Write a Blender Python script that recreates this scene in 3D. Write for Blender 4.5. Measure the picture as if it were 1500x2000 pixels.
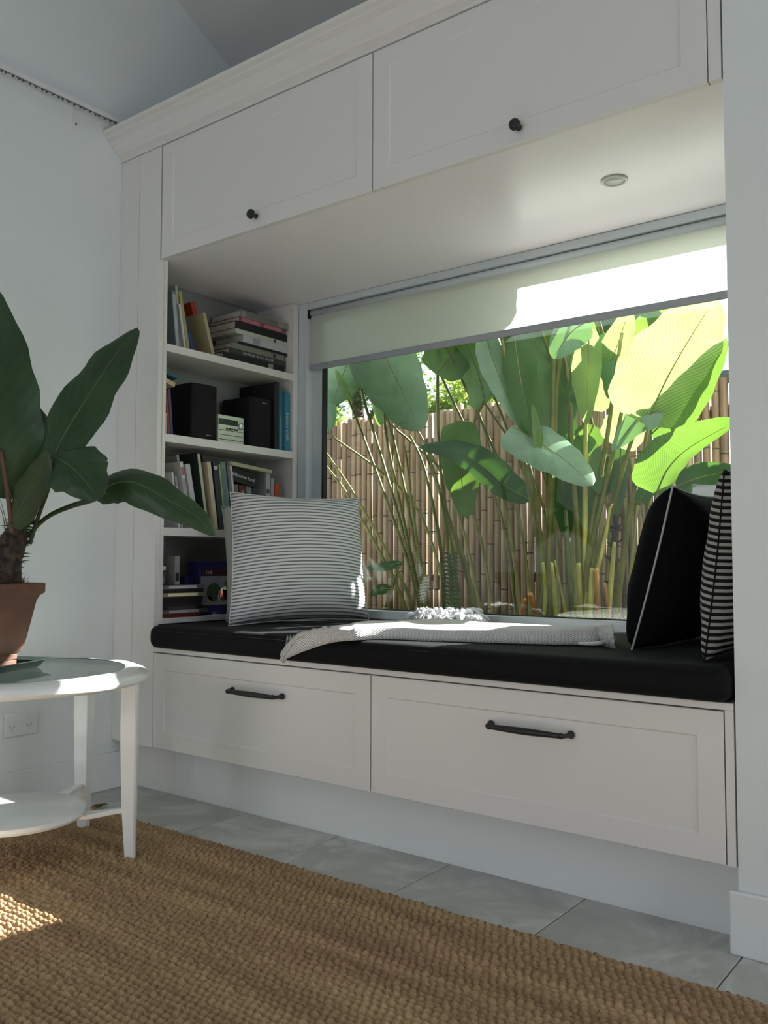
import bpy, bmesh, math, random
import numpy as np
from mathutils import Vector, Matrix, noise
random.seed(7)
S = bpy.context.scene
for o in list(bpy.data.objects): bpy.data.objects.remove(o)
C = S.collection
PI = math.pi
# ---------------------------------------------------------------- camera
F = 1720.4
CAM = Vector((2.7564, -1.9633, 0.8246))
YAW, PIT, ROL = math.radians(37.569), math.radians(3.153), math.radians(0.137)
FW = Vector((-math.sin(YAW)*math.cos(PIT), math.cos(YAW)*math.cos(PIT), math.sin(PIT)))
_r = Vector((math.cos(YAW), math.sin(YAW), 0)); _u = _r.cross(FW)
RT = _r*math.cos(ROL)+_u*math.sin(ROL); UP = -_r*math.sin(ROL)+_u*math.cos(ROL)
cd = bpy.data.cameras.new('camera'); cam = bpy.data.objects.new('camera', cd); C.objects.link(cam)
m = Matrix.Identity(4)
for i in range(3):
    m[i][0] = RT[i]; m[i][1] = UP[i]; m[i][2] = -FW[i]; m[i][3] = CAM[i]
cam.matrix_world = m
cd.sensor_fit = 'VERTICAL'; cd.sensor_height = 36; cd.lens = F/2000*36; cd.clip_start = .02; cd.clip_end = 200
S.camera = cam
# ---------------------------------------------------------------- light and exposure
SUN_DIR = Vector((-.62, -1, -.75)).normalized()
sd = bpy.data.lights.new('sun', 'SUN'); sd.energy = 25; sd.angle = .009; sd.color = (1, .97, .94)
sun = bpy.data.objects.new('sun', sd); C.objects.link(sun); sun.location = (5, 6, 6)
sun.rotation_euler = SUN_DIR.to_track_quat('-Z', 'Y').to_euler()
w = bpy.data.worlds.new('sky'); S.world = w; w.use_nodes = True
nt = w.node_tree; N = nt.nodes; L = nt.links; N.clear()
out = N.new('ShaderNodeOutputWorld'); bg = N.new('ShaderNodeBackground')
sky = N.new('ShaderNodeTexSky'); sky.sky_type = 'NISHITA'; sky.sun_disc = False
sky.sun_elevation = math.radians(32.5); sky.sun_rotation = math.radians(31.8); sky.dust_density = 1.5
tc = N.new('ShaderNodeTexCoord'); nz = N.new('ShaderNodeTexNoise'); nz.inputs['Scale'].default_value = 3.2; nz.inputs['Detail'].default_value = 8
rp = N.new('ShaderNodeValToRGB'); rp.color_ramp.elements[0].position = .44; rp.color_ramp.elements[1].position = .56
mx = N.new('ShaderNodeMix'); mx.data_type = 'RGBA'; mx.inputs['B'].default_value = (7.5, 7.8, 8.2, 1)
L.new(tc.outputs['Generated'], nz.inputs['Vector']); L.new(nz.outputs['Fac'], rp.inputs['Fac'])
L.new(rp.outputs['Color'], mx.inputs['Factor']); L.new(sky.outputs['Color'], mx.inputs['A'])
L.new(mx.outputs['Result'], bg.inputs['Color']); bg.inputs['Strength'].default_value = .27; L.new(bg.outputs[0], out.inputs[0])
def area(name, loc, rot, sx, sy, power, col):
    d = bpy.data.lights.new(name, 'AREA'); d.shape = 'RECTANGLE'; d.size = sx; d.size_y = sy; d.energy = power; d.color = col
    o = bpy.data.objects.new(name, d); C.objects.link(o); o.location = loc; o.rotation_euler = rot
area('fill_light_rear', (1.5, -5.3, 1.05), (math.radians(90), 0, 0), 1.7, 2.0, 10, (.90, .95, 1))  # added fill light behind the camera, out of view
area('fill_light_right', (5.85, -1.1, 1.15), (math.radians(90), 0, math.radians(90)), 2.0, 2.1, 27, (.88, .94, 1))  # added fill from the right side, no window is built there
area('fill_light_overhead', (2.2, -1.9, 3.95), (math.radians(-10), math.radians(0), 0), 1.8, 1.2, 3, (.95, .98, 1))  # added weak fill from overhead, the ceiling has no opening
S.view_settings.view_transform = 'Standard'; S.view_settings.look = 'None'
S.view_settings.exposure = .42; S.view_settings.gamma = 1; S.view_settings.use_curve_mapping = False
# ---------------------------------------------------------------- helpers
def at(ax, c, u, v):
    d = FW+RT*((u-750)/F)-UP*((v-1000)/F); i = 'xyz'.index(ax); return CAM+d*((c-CAM[i])/d[i])
def atd(dep, u, v): return CAM+(FW+RT*((u-750)/F)-UP*((v-1000)/F))*dep
def s2l(c): return tuple((x/12.92 if x <= .04045 else ((x+.055)/1.055)**2.4) for x in c)
def rgb(r, g, b): return s2l((r/255, g/255, b/255))
def setp(o, label=None, cat=None, group=None, kind=None):
    if label: o['label'] = label
    if cat: o['category'] = cat
    if group: o['group'] = group
    if kind: o['kind'] = kind
    return o
def empty(name, loc=(0, 0, 0), rz=0, label=None, cat=None, group=None, kind=None):
    o = bpy.data.objects.new(name, None); C.objects.link(o); o.location = loc; o.rotation_euler = (0, 0, rz)
    o.empty_display_size = .05
    return setp(o, label, cat, group, kind)
_inv = {}
def link(name, me, parent=None, mt=None, smooth=False, world=True):
    o = bpy.data.objects.new(name, me); C.objects.link(o)
    if mt is not None:
        for x in (mt if isinstance(mt, (list, tuple)) else [mt]): me.materials.append(x)
    if smooth:
        for p in me.polygons: p.use_smooth = True
    if parent is not None:
        o.parent = parent
        if world:
            M = Matrix.Identity(4); q = parent; chain = []
            while q: chain.append(q.matrix_basis.copy()); q = q.parent
            for k in reversed(chain): M = M @ k
            # vertices are given in world space: bring them into the parent's space
            me.transform(M.inverted())
    return o
class MB:
    def __init__(s): s.v = []; s.f = []; s.mi = []
    def add(s, vs, fs, mi=0):
        b = len(s.v); s.v += [tuple(x) for x in vs]; s.f += [tuple(b+i for i in f) for f in fs]; s.mi += [mi]*len(fs); return s
    def box(s, x0, x1, y0, y1, z0, z1, M=None, mi=0):
        vs = [Vector((x, y, z)) for x in (x0, x1) for y in (y0, y1) for z in (z0, z1)]
        if M is not None: vs = [M @ q for q in vs]
        return s.add(vs, [(0, 1, 3, 2), (4, 6, 7, 5), (0, 4, 5, 1), (2, 3, 7, 6), (0, 2, 6, 4), (1, 5, 7, 3)], mi)
    def tube(s, pts, rad, n=8, cap=True, mi=0, sq=None):
        pts = [Vector(p) for p in pts]; rs = rad if isinstance(rad, (list, tuple)) else [rad]*len(pts)
        b = len(s.v); a = None
        for i, p in enumerate(pts):
            t = (pts[min(i+1, len(pts)-1)]-pts[max(i-1, 0)]).normalized()
            if a is None:
                a = t.orthogonal().normalized()
            a = (a-t*a.dot(t)).normalized(); c = t.cross(a)
            for k in range(n):
                q = 2*PI*k/n; s.v.append(tuple(p+(a*math.cos(q)+c*math.sin(q))*rs[i]))
        for i in range(len(pts)-1):
            for k in range(n):
                k2 = (k+1) % n
                s.f.append((b+i*n+k, b+i*n+k2, b+(i+1)*n+k2, b+(i+1)*n+k)); s.mi.append(mi)
        if cap:
            s.f.append(tuple(b+k for k in reversed(range(n)))); s.mi.append(mi)
            e = b+(len(pts)-1)*n; s.f.append(tuple(e+k for k in range(n))); s.mi.append(mi)
        return s
    def lathe(s, prof, c=(0, 0, 0), n=32, M=None, mi=0, sx=1, sy=1, close=True):
        b = len(s.v)
        for r, z in prof:
            for k in range(n):
                q = 2*PI*k/n; p = Vector((c[0]+r*math.cos(q)*sx, c[1]+r*math.sin(q)*sy, c[2]+z))
                if M is not None: p = M @ p
                s.v.append(tuple(p))
        for i in range(len(prof)-1):
            for k in range(n):
                k2 = (k+1) % n; s.f.append((b+i*n+k, b+i*n+k2, b+(i+1)*n+k2, b+(i+1)*n+k)); s.mi.append(mi)
        if close:
            s.f.append(tuple(b+k for k in reversed(range(n)))); s.mi.append(mi)
            e = b+(len(prof)-1)*n; s.f.append(tuple(e+k for k in range(n))); s.mi.append(mi)
        return s
    def mesh(s, name='mesh'):
        me = bpy.data.meshes.new(name); me.from_pydata(s.v, [], s.f); me.update()
        if any(s.mi): me.polygons.foreach_set('material_index', s.mi)
        return me
    def build(s, name, mt, parent=None, smooth=False, bevel=0, world=True, auto=False):
        me = s.mesh(name)
        bm = bmesh.new(); bm.from_mesh(me); bmesh.ops.recalc_face_normals(bm, faces=bm.faces); bm.to_mesh(me); bm.free()
        o = link(name, me, parent, mt, smooth, world)
        if bevel:
            b = o.modifiers.new('bevel', 'BEVEL'); b.width = bevel; b.segments = 2; b.limit_method = 'ANGLE'; b.angle_limit = math.radians(40)
        if auto:
            try: me.set_sharp_from_angle(angle=math.radians(35))
            except Exception: pass
            for p in me.polygons: p.use_smooth = True
        return o
def box(name, x0, x1, y0, y1, z0, z1, mt, parent=None, bevel=0): return MB().box(x0, x1, y0, y1, z0, z1).build(name, mt, parent, bevel=bevel)
def struct(o): o['kind'] = 'structure'; return o
def smoothpts(P, n):
    P = [Vector(p) for p in P]; out = []
    if len(P) == 2: return [P[0].lerp(P[1], i/(n-1)) for i in range(n)]
    for i in range(n):
        t = i/(n-1)*(len(P)-1); k = min(int(t), len(P)-2); f = t-k
        p0 = P[max(k-1, 0)]; p1 = P[k]; p2 = P[k+1]; p3 = P[min(k+2, len(P)-1)]
        out.append(.5*((2*p1)+(p2-p0)*f+(2*p0-5*p1+4*p2-p3)*f*f+(3*p1-p0-3*p2+p3)*f**3))
    return out
# ---------------------------------------------------------------- materials
def new_mat(name):
    m = bpy.data.materials.new(name); m.use_nodes = True; nt = m.node_tree
    return m, nt, nt.nodes['Principled BSDF'], nt.nodes['Material Output']
def mat(name, col, rough=.5, metal=0, var=0, scale=20, bump=0, bscale=80, spec=.5, stretch=None, col2=None, coat=0):
    m, nt, b, o = new_mat(name); N = nt.nodes; L = nt.links
    b.inputs['Base Color'].default_value = (*col, 1); b.inputs['Roughness'].default_value = rough; b.inputs['Metallic'].default_value = metal
    b.inputs['Specular IOR Level'].default_value = spec; b.inputs['Coat Weight'].default_value = coat
    tc = N.new('ShaderNodeTexCoord'); mp = N.new('ShaderNodeMapping'); L.new(tc.outputs['Object'], mp.inputs[0])
    if stretch: mp.inputs['Scale'].default_value = stretch
    if var or col2:
        n = N.new('ShaderNodeTexNoise'); n.inputs['Scale'].default_value = scale; n.inputs['Detail'].default_value = 5
        L.new(mp.outputs[0], n.inputs['Vector'])
        r = N.new('ShaderNodeValToRGB'); r.color_ramp.elements[0].position = .35; r.color_ramp.elements[1].position = .65
        a = tuple(max(0, c*(1-var)) for c in col); c2 = col2 if col2 else tuple(min(1, c*(1+var)) for c in col)
        r.color_ramp.elements[0].color = (*a, 1); r.color_ramp.elements[1].color = (*c2, 1)
        L.new(n.outputs['Fac'], r.inputs[0]); L.new(r.outputs[0], b.inputs['Base Color'])
    if bump:
        n = N.new('ShaderNodeTexNoise'); n.inputs['Scale'].default_value = bscale; n.inputs['Detail'].default_value = 3
        L.new(mp.outputs[0], n.inputs['Vector'])
        bp = N.new('ShaderNodeBump'); bp.inputs['Strength'].default_value = bump; bp.inputs['Distance'].default_value = .002
        L.new(n.outputs['Fac'], bp.inputs['Height']); L.new(bp.outputs[0], b.inputs['Normal'])
    return m
WALL = mat('wall_paint', (.74, .77, .77), .6, bump=.15, bscale=220, var=.01, scale=1.5)
CEIL = mat('ceiling_paint', (.62, .63, .62), .8, bump=.1, bscale=150)
JOIN = mat('cabinet_lacquer', (.75, .725, .71), .38, spec=.45, bump=.05, bscale=300)
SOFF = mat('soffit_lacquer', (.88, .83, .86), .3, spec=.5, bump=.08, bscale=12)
TRIM = mat('trim_paint', (.76, .77, .77), .4)
BLACK = mat('black_metal', (.012, .012, .013), .45, spec=.5)
WINF = mat('window_aluminium', (.62, .67, .70), .35)
GASK = mat('rubber_gasket', (.02, .02, .02), .6)
CUSH = mat('black_canvas', (.0045, .0045, .005), .8, spec=.2, bump=.3, bscale=600)
_b = CUSH.node_tree.nodes['Principled BSDF']; _b.inputs['Sheen Weight'].default_value = .03; _b.inputs['Sheen Roughness'].default_value = .35
TABW = mat('table_white_lacquer', (.80, .80, .80), .22, spec=.5, coat=.3)
PLAST = mat('white_plastic', (.72, .73, .72), .35)
DARKHOLE = mat('dark_slot', (.02, .02, .02), .8)
TERRA = mat('terracotta', rgb(98, 66, 52), .8, var=.25, scale=9, bump=.5, bscale=60)
TRAY = mat('dark_green_tray', (.015, .025, .022), .35)
FIBRE = mat('plant_fibre', (.045, .032, .022), .9, var=.6, scale=60, bump=.8, bscale=120)
SOIL = mat('coir_soil', (.12, .06, .035), .95, var=.6, scale=80, bump=1, bscale=150)
PAPER = mat('page_block', (.55, .52, .46), .85, var=.12, scale=400, stretch=(1, 1, .02))
# white weave for the blind
def blind_mat():
    m, nt, b, o = new_mat('blind_fabric'); N = nt.nodes; L = nt.links
    b.inputs['Base Color'].default_value = (.80, .81, .78, 1); b.inputs['Roughness'].default_value = .8
    t = N.new('ShaderNodeBsdfTranslucent'); t.inputs[0].default_value = (.80, .79, .77, 1)
    x = N.new('ShaderNodeMixShader'); x.inputs[0].default_value = .5
    L.new(b.outputs[0], x.inputs[1]); L.new(t.outputs[0], x.inputs[2]); L.new(x.outputs[0], o.inputs[0]); return m
BLIND = blind_mat()
def glass_mat(name, tint, base=.04):
    m = bpy.data.materials.new(name); m.use_nodes = True; nt = m.node_tree; N = nt.nodes; L = nt.links; N.clear()
    o = N.new('ShaderNodeOutputMaterial'); t = N.new('ShaderNodeBsdfTransparent'); t.inputs[0].default_value = (*tint, 1)
    g = N.new('ShaderNodeBsdfGlossy'); g.inputs['Roughness'].default_value = .005; lw = N.new('ShaderNodeLayerWeight'); pw = N.new('ShaderNodeMath'); pw.operation = 'POWER'; pw.inputs[1].default_value = 4
    L.new(lw.outputs['Facing'], pw.inputs[0]); lw.inputs['Blend'].default_value = .5; f = N.new('ShaderNodeMath'); f.operation = 'MULTIPLY_ADD'; f.inputs[1].default_value = .75; f.inputs[2].default_value = base; L.new(pw.outputs[0], f.inputs[0])
    x = N.new('ShaderNodeMixShader'); L.new(f.outputs[0], x.inputs[0]); L.new(t.outputs[0], x.inputs[1]); L.new(g.outputs[0], x.inputs[2]); L.new(x.outputs[0], o.inputs[0])
    return m
WGLASS = glass_mat('window_glass', (.93, .97, .95)); TGLASS = glass_mat('table_glass', (.80, .88, .86))
def leaf_mat(name, col, trans, tw=.45, rough=.35, vein=60, spec=.5, vk=1.0):
    m, nt, b, o = new_mat(name); N = nt.nodes; L = nt.links
    uv = N.new('ShaderNodeUVMap'); sp = N.new('ShaderNodeSeparateXYZ'); L.new(uv.outputs[0], sp.inputs[0])
    ab = N.new('ShaderNodeMath'); ab.operation = 'ABSOLUTE'; L.new(sp.outputs[0], ab.inputs[0])
    ad = N.new('ShaderNodeMath'); ad.operation = 'MULTIPLY_ADD'; ad.inputs[1].default_value = -.35; L.new(ab.outputs[0], ad.inputs[0]); L.new(sp.outputs[1], ad.inputs[2])
    mu = N.new('ShaderNodeMath'); mu.operation = 'MULTIPLY'; mu.inputs[1].default_value = vein*6.28; L.new(ad.outputs[0], mu.inputs[0])
    si = N.new('ShaderNodeMath'); si.operation = 'SINE'; L.new(mu.outputs[0], si.inputs[0])
    bp = N.new('ShaderNodeBump'); bp.inputs['Strength'].default_value = .25; bp.inputs['Distance'].default_value = .002; L.new(si.outputs[0], bp.inputs['Height'])
    L.new(bp.outputs[0], b.inputs['Normal'])
    n = N.new('ShaderNodeTexNoise'); n.inputs['Scale'].default_value = 7; tc = N.new('ShaderNodeTexCoord'); L.new(tc.outputs['Object'], n.inputs['Vector'])
    def ramp(c, k):
        r = N.new('ShaderNodeValToRGB'); r.color_ramp.elements[0].position = .3; r.color_ramp.elements[1].position = .7
        r.color_ramp.elements[0].color = (*[x*(1-k) for x in c], 1); r.color_ramp.elements[1].color = (*[x*(1+k) for x in c], 1)
        L.new(n.outputs['Fac'], r.inputs[0]); return r
    rc = ramp(col, .22)
    mv = N.new('ShaderNodeMix'); mv.data_type = 'RGBA'; mv.blend_type = 'MULTIPLY'
    vr = N.new('ShaderNodeMapRange'); vr.inputs['From Min'].default_value = -1; vr.inputs['To Min'].default_value = 1-.2*vk; vr.inputs['To Max'].default_value = 1+.15*vk; bp.inputs['Strength'].default_value = .25*vk
    L.new(si.outputs[0], vr.inputs[0]); mv.inputs['Factor'].default_value = 1; L.new(rc.outputs[0], mv.inputs['A']); L.new(vr.outputs[0], mv.inputs['B'])
    L.new(mv.outputs['Result'], b.inputs['Base Color'])
    b.inputs['Roughness'].default_value = rough; b.inputs['Specular IOR Level'].default_value = spec
    t = N.new('ShaderNodeBsdfTranslucent'); rt = ramp(trans, .15)
    mt2 = N.new('ShaderNodeMix'); mt2.data_type = 'RGBA'; mt2.blend_type = 'MULTIPLY'; mt2.inputs['Factor'].default_value = 1
    L.new(rt.outputs[0], mt2.inputs['A']); L.new(vr.outputs[0], mt2.inputs['B']); L.new(mt2.outputs['Result'], t.inputs[0])
    x = N.new('ShaderNodeMixShader'); x.inputs[0].default_value = tw
    L.new(b.outputs[0], x.inputs[1]); L.new(t.outputs[0], x.inputs[2]); L.new(x.outputs[0], o.inputs[0]); return m
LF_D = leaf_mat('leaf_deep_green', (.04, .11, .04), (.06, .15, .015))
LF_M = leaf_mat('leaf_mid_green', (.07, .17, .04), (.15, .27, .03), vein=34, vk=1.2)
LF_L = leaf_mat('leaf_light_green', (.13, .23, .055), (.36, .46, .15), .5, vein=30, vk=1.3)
LF_G = leaf_mat('leaf_greyish_underside', (.21, .32, .21), (.10, .20, .035), .35, .35)
LF_P = leaf_mat('houseplant_leaf', (.028, .066, .026), (.04, .08, .01), .15, .42, 9, .4, .35)
LF_PO = leaf_mat('houseplant_leaf_olive', (.05, .075, .03), (.10, .12, .02), .25, .45, 9, .4, .4)
STEM = mat('stem_olive', rgb(112, 110, 46), .45, var=.25, scale=14)
STEMY = mat('stem_yellow', rgb(190, 180, 90), .5, var=.25, scale=30, stretch=(1, 1, .15))
STEMD = mat('stem_dark', rgb(88, 96, 45), .5, var=.2, scale=14)
STUB = mat('cut_stalk_orange', rgb(205, 140, 80), .6, var=.3, scale=40, stretch=(1, 1, .2))
RIBP = mat('houseplant_midrib', rgb(78, 92, 55), .5)
PETR = mat('reddish_petiole', rgb(95, 60, 50), .5)
# bamboo with tone that differs pole to pole
def bamboo():
    m, nt, b, o = new_mat('bamboo_cane'); N = nt.nodes; L = nt.links
    oi = N.new('ShaderNodeObjectInfo'); r = N.new('ShaderNodeValToRGB'); e = r.color_ramp.elements
    e[0].color = (*rgb(116, 86, 66), 1); e[1].color = (*rgb(160, 130, 102), 1); q = e.new(.5); q.color = (*rgb(142, 112, 80), 1)
    L.new(oi.outputs['Random'], r.inputs[0])
    tc = N.new('ShaderNodeTexCoord'); mp = N.new('ShaderNodeMapping'); mp.inputs['Scale'].default_value = (40, 40, 3); L.new(tc.outputs['Object'], mp.inputs[0])
    n = N.new('ShaderNodeTexNoise'); n.inputs['Scale'].default_value = 1.5; n.inputs['Detail'].default_value = 6; L.new(mp.outputs[0], n.inputs['Vector'])
    mr = N.new('ShaderNodeMapRange'); mr.inputs['From Min'].default_value = .3; mr.inputs['From Max'].default_value = .7; mr.inputs['To Min'].default_value = .55; mr.inputs['To Max'].default_value = 1.2; L.new(n.outputs['Fac'], mr.inputs[0])
    x = N.new('ShaderNodeMix'); x.data_type = 'RGBA'; x.blend_type = 'MULTIPLY'; x.inputs['Factor'].default_value = 1
    L.new(r.outputs[0], x.inputs['A']); L.new(mr.outputs[0], x.inputs['B']); L.new(x.outputs['Result'], b.inputs['Base Color']); b.inputs['Roughness'].default_value = .5; return m
BAMB = bamboo(); NODE = mat('bamboo_node', rgb(70, 52, 38), .7)
def stripe_mat(name, ca, cb, period, duty, rough=.85):
    # woven stripes that follow the cloth's own up direction
    m, nt, b, o = new_mat(name); N = nt.nodes; L = nt.links
    uv = N.new('ShaderNodeUVMap'); sp = N.new('ShaderNodeSeparateXYZ'); L.new(uv.outputs[0], sp.inputs[0])
    n = N.new('ShaderNodeTexNoise'); n.inputs['Scale'].default_value = 4; L.new(uv.outputs[0], n.inputs['Vector'])
    ad = N.new('ShaderNodeMath'); ad.operation = 'MULTIPLY_ADD'; ad.inputs[1].default_value = .006; L.new(n.outputs['Fac'], ad.inputs[0]); L.new(sp.outputs[1], ad.inputs[2])
    dv = N.new('ShaderNodeMath'); dv.operation = 'DIVIDE'; dv.inputs[1].default_value = period; L.new(ad.outputs[0], dv.inputs[0])
    fr = N.new('ShaderNodeMath'); fr.operation = 'FRACT'; L.new(dv.outputs[0], fr.inputs[0])
    r = N.new('ShaderNodeValToRGB'); e = r.color_ramp.elements; e[0].position = duty-.08; e[0].color = (*ca, 1); e[1].position = duty+.04; e[1].color = (*cb, 1)
    q = e.new(.93); q.color = (*cb, 1); q = e.new(1.0); q.color = (*ca, 1)
    L.new(fr.outputs[0], r.inputs[0]); L.new(r.outputs[0], b.inputs['Base Color']); b.inputs['Roughness'].default_value = rough; b.inputs['Specular IOR Level'].default_value = .15
    n2 = N.new('ShaderNodeTexNoise'); n2.inputs['Scale'].default_value = 5; n2.inputs['Detail'].default_value = 3; tc = N.new('ShaderNodeTexCoord'); L.new(tc.outputs['Object'], n2.inputs['Vector'])
    bp = N.new('ShaderNodeBump'); bp.inputs['Strength'].default_value = .5; bp.inputs['Distance'].default_value = .02; L.new(n2.outputs['Fac'], bp.inputs['Height']); L.new(bp.outputs[0], b.inputs['Normal'])
    return m
STRW = stripe_mat('ticking_stripe', (.66, .66, .665), (.16, .16, .17), .0118, .62)
STRB = stripe_mat('black_white_stripe', (.010, .010, .011), (.36, .35, .33), .0150, .52)
PLW = mat('white_linen', (.72, .72, .74), .9, spec=.1, bump=.3, bscale=400)
PLG = mat('pale_sage_linen', (.40, .43, .39), .9, spec=.1, bump=.3, bscale=400)
PLB = mat('black_linen', (.005, .005, .006), .95, spec=.1, bump=.3, bscale=500)
PIPE = mat('white_piping', (.50, .50, .48), .8)
def throw_mat():
    m, nt, b, o = new_mat('herringbone_throw'); N = nt.nodes; L = nt.links
    uv = N.new('ShaderNodeUVMap'); sp = N.new('ShaderNodeSeparateXYZ'); L.new(uv.outputs[0], sp.inputs[0])
    pp = N.new('ShaderNodeMath'); pp.operation = 'PINGPONG'; pp.inputs[1].default_value = .035; L.new(sp.outputs[0], pp.inputs[0])
    a = N.new('ShaderNodeMath'); a.operation = 'MULTIPLY_ADD'; a.inputs[1].default_value = 1.0; L.new(pp.outputs[0], a.inputs[0]); L.new(sp.outputs[1], a.inputs[2])
    mu = N.new('ShaderNodeMath'); mu.operation = 'MULTIPLY'; mu.inputs[1].default_value = 6.28/.0095; L.new(a.outputs[0], mu.inputs[0])
    si = N.new('ShaderNodeMath'); si.operation = 'SINE'; L.new(mu.outputs[0], si.inputs[0])
    mr = N.new('ShaderNodeMapRange'); mr.inputs['From Min'].default_value = -1; L.new(si.outputs[0], mr.inputs[0])
    r = N.new('ShaderNodeValToRGB'); e = r.color_ramp.elements; e[0].position = .3; e[0].color = (.40, .39, .38, 1); e[1].position = .6; e[1].color = (.84, .83, .81, 1)
    L.new(mr.outputs[0], r.inputs[0]); L.new(r.outputs[0], b.inputs['Base Color']); b.inputs['Roughness'].default_value = .9; b.inputs['Specular IOR Level'].default_value = .1
    bp = N.new('ShaderNodeBump'); bp.inputs['Strength'].default_value = .5; bp.inputs['Distance'].default_value = .002; L.new(mr.outputs[0], bp.inputs['Height']); L.new(bp.outputs[0], b.inputs['Normal']); return m
THROW = throw_mat()
def tile_mat():
    m, nt, b, o = new_mat('grey_stone_tile'); N = nt.nodes; L = nt.links
    tc = N.new('ShaderNodeTexCoord'); oi = N.new('ShaderNodeObjectInfo'); mu = N.new('ShaderNodeVectorMath'); mu.operation = 'SCALE'; mu.inputs['Scale'].default_value = 9
    cb = N.new('ShaderNodeCombineXYZ')
    for i in range(3): L.new(oi.outputs['Random'], cb.inputs[i])
    L.new(cb.outputs[0], mu.inputs[0]); ad = N.new('ShaderNodeVectorMath'); L.new(tc.outputs['Object'], ad.inputs[0]); L.new(mu.outputs[0], ad.inputs[1])
    n = N.new('ShaderNodeTexNoise'); n.inputs['Scale'].default_value = 3.5; n.inputs['Detail'].default_value = 9; n.inputs['Roughness'].default_value = .6; n.inputs['Distortion'].default_value = 1.2; L.new(ad.outputs[0], n.inputs['Vector'])
    r = N.new('ShaderNodeValToRGB'); e = r.color_ramp.elements; e[0].position = .36; e[0].color = (*rgb(176, 176, 170), 1); e[1].position = .62; e[1].color = (*rgb(216, 216, 211), 1)
    q = e.new(.5); q.color = (*rgb(190, 190, 184), 1)
    L.new(n.outputs['Fac'], r.inputs[0]); L.new(r.outputs[0], b.inputs['Base Color']); b.inputs['Roughness'].default_value = .42
    bp = N.new('ShaderNodeBump'); bp.inputs['Strength'].default_value = .1; L.new(n.outputs['Fac'], bp.inputs['Height']); L.new(bp.outputs[0], b.inputs['Normal']); return m
TILE = tile_mat(); GROUT = mat('grout', rgb(110, 110, 108), .9)
def rug_mat():
    m, nt, b, o = new_mat('jute'); N = nt.nodes; L = nt.links
    tc = N.new('ShaderNodeTexCoord'); mp = N.new('ShaderNodeMapping'); mp.inputs['Scale'].default_value = (1.5, 16, 1); L.new(tc.outputs['Object'], mp.inputs[0])
    n = N.new('ShaderNodeTexNoise'); n.inputs['Scale'].default_value = 1; n.inputs['Detail'].default_value = 3; L.new(mp.outputs[0], n.inputs['Vector'])
    r = N.new('ShaderNodeValToRGB'); e = r.color_ramp.elements; e[0].position = .3; e[0].color = (*rgb(150, 122, 96), 1); e[1].position = .7; e[1].color = (*rgb(184, 156, 122), 1)
    q = e.new(.5); q.color = (*rgb(167, 140, 111), 1)
    L.new(n.outputs['Fac'], r.inputs[0])
    n2 = N.new('ShaderNodeTexNoise'); n2.inputs['Scale'].default_value = 260; n2.inputs['Detail'].default_value = 2; L.new(tc.outputs['Object'], n2.inputs['Vector'])
    n3 = N.new('ShaderNodeTexNoise'); n3.inputs['Scale'].default_value = 2.2; n3.inputs['Detail'].default_value = 2; L.new(tc.outputs['Object'], n3.inputs['Vector'])
    r3 = N.new('ShaderNodeValToRGB'); e = r3.color_ramp.elements; e[0].position = .4; e[0].color = (1.0, .94, .9, 1); e[1].position = .62; e[1].color = (1.0, 1.0, .90, 1); L.new(n3.outputs['Fac'], r3.inputs[0])
    mr = N.new('ShaderNodeMapRange'); mr.inputs['To Min'].default_value = .6; mr.inputs['To Max'].default_value = 1.35; L.new(n2.outputs['Fac'], mr.inputs[0])
    x = N.new('ShaderNodeMix'); x.data_type = 'RGBA'; x.blend_type = 'MULTIPLY'; x.inputs['Factor'].default_value = 1; L.new(r.outputs[0], x.inputs['A']); L.new(mr.outputs[0], x.inputs['B'])
    x2 = N.new('ShaderNodeMix'); x2.data_type = 'RGBA'; x2.blend_type = 'MULTIPLY'; x2.inputs['Factor'].default_value = 1; L.new(x.outputs['Result'], x2.inputs['A']); L.new(r3.outputs[0], x2.inputs['B'])
    L.new(x2.outputs['Result'], b.inputs['Base Color']); b.inputs['Roughness'].default_value = .9; b.inputs['Specular IOR Level'].default_value = .2
    bp = N.new('ShaderNodeBump'); bp.inputs['Strength'].default_value = .4; bp.inputs['Distance'].default_value = .002; L.new(n2.outputs['Fac'], bp.inputs['Height']); L.new(bp.outputs[0], b.inputs['Normal']); return m
JUTE = rug_mat()
_mc = {}
def cmat(c, rough=.6):
    k = (tuple(c), rough)
    if k not in _mc: _mc[k] = mat('print_%02x%02x%02x' % tuple(c), rgb(*c), rough, var=.05, scale=40)
    return _mc[k]
# ================================================================ the room
XL, XW = .238, 2.19          # face of the bookcase, right wall of the niche
DW = .719                    # depth of the niche to the window frame
ZS, ZC = 1.90, 2.315         # soffit, bottom of the cornice
def zroof(y): return 2.929+(.528-y)*.517
YB, YR = .90, -2.6
# left wall with gable top
def wall_poly(name, x0, x1, pts, mt):
    b = MB(); n = len(pts); b.add([(x0, y, z) for y, z in pts]+[(x1, y, z) for y, z in pts], [tuple(range(n)), tuple(range(2*n-1, n-1, -1))]+[(i, (i+1) % n, n+(i+1) % n, n+i) for i in range(n)])
    return struct(b.build(name, mt))
gable = [(YB, 0), (YB, zroof(YB)), (YR, zroof(YR)), (-5.4, zroof(YR)-(YR+5.4)*.517), (-5.4, 0)]
wall_poly('wall_left', -.1, 0, gable, WALL)
gR = wall_poly('wall_right', 6, 6.1, gable, WALL)
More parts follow.
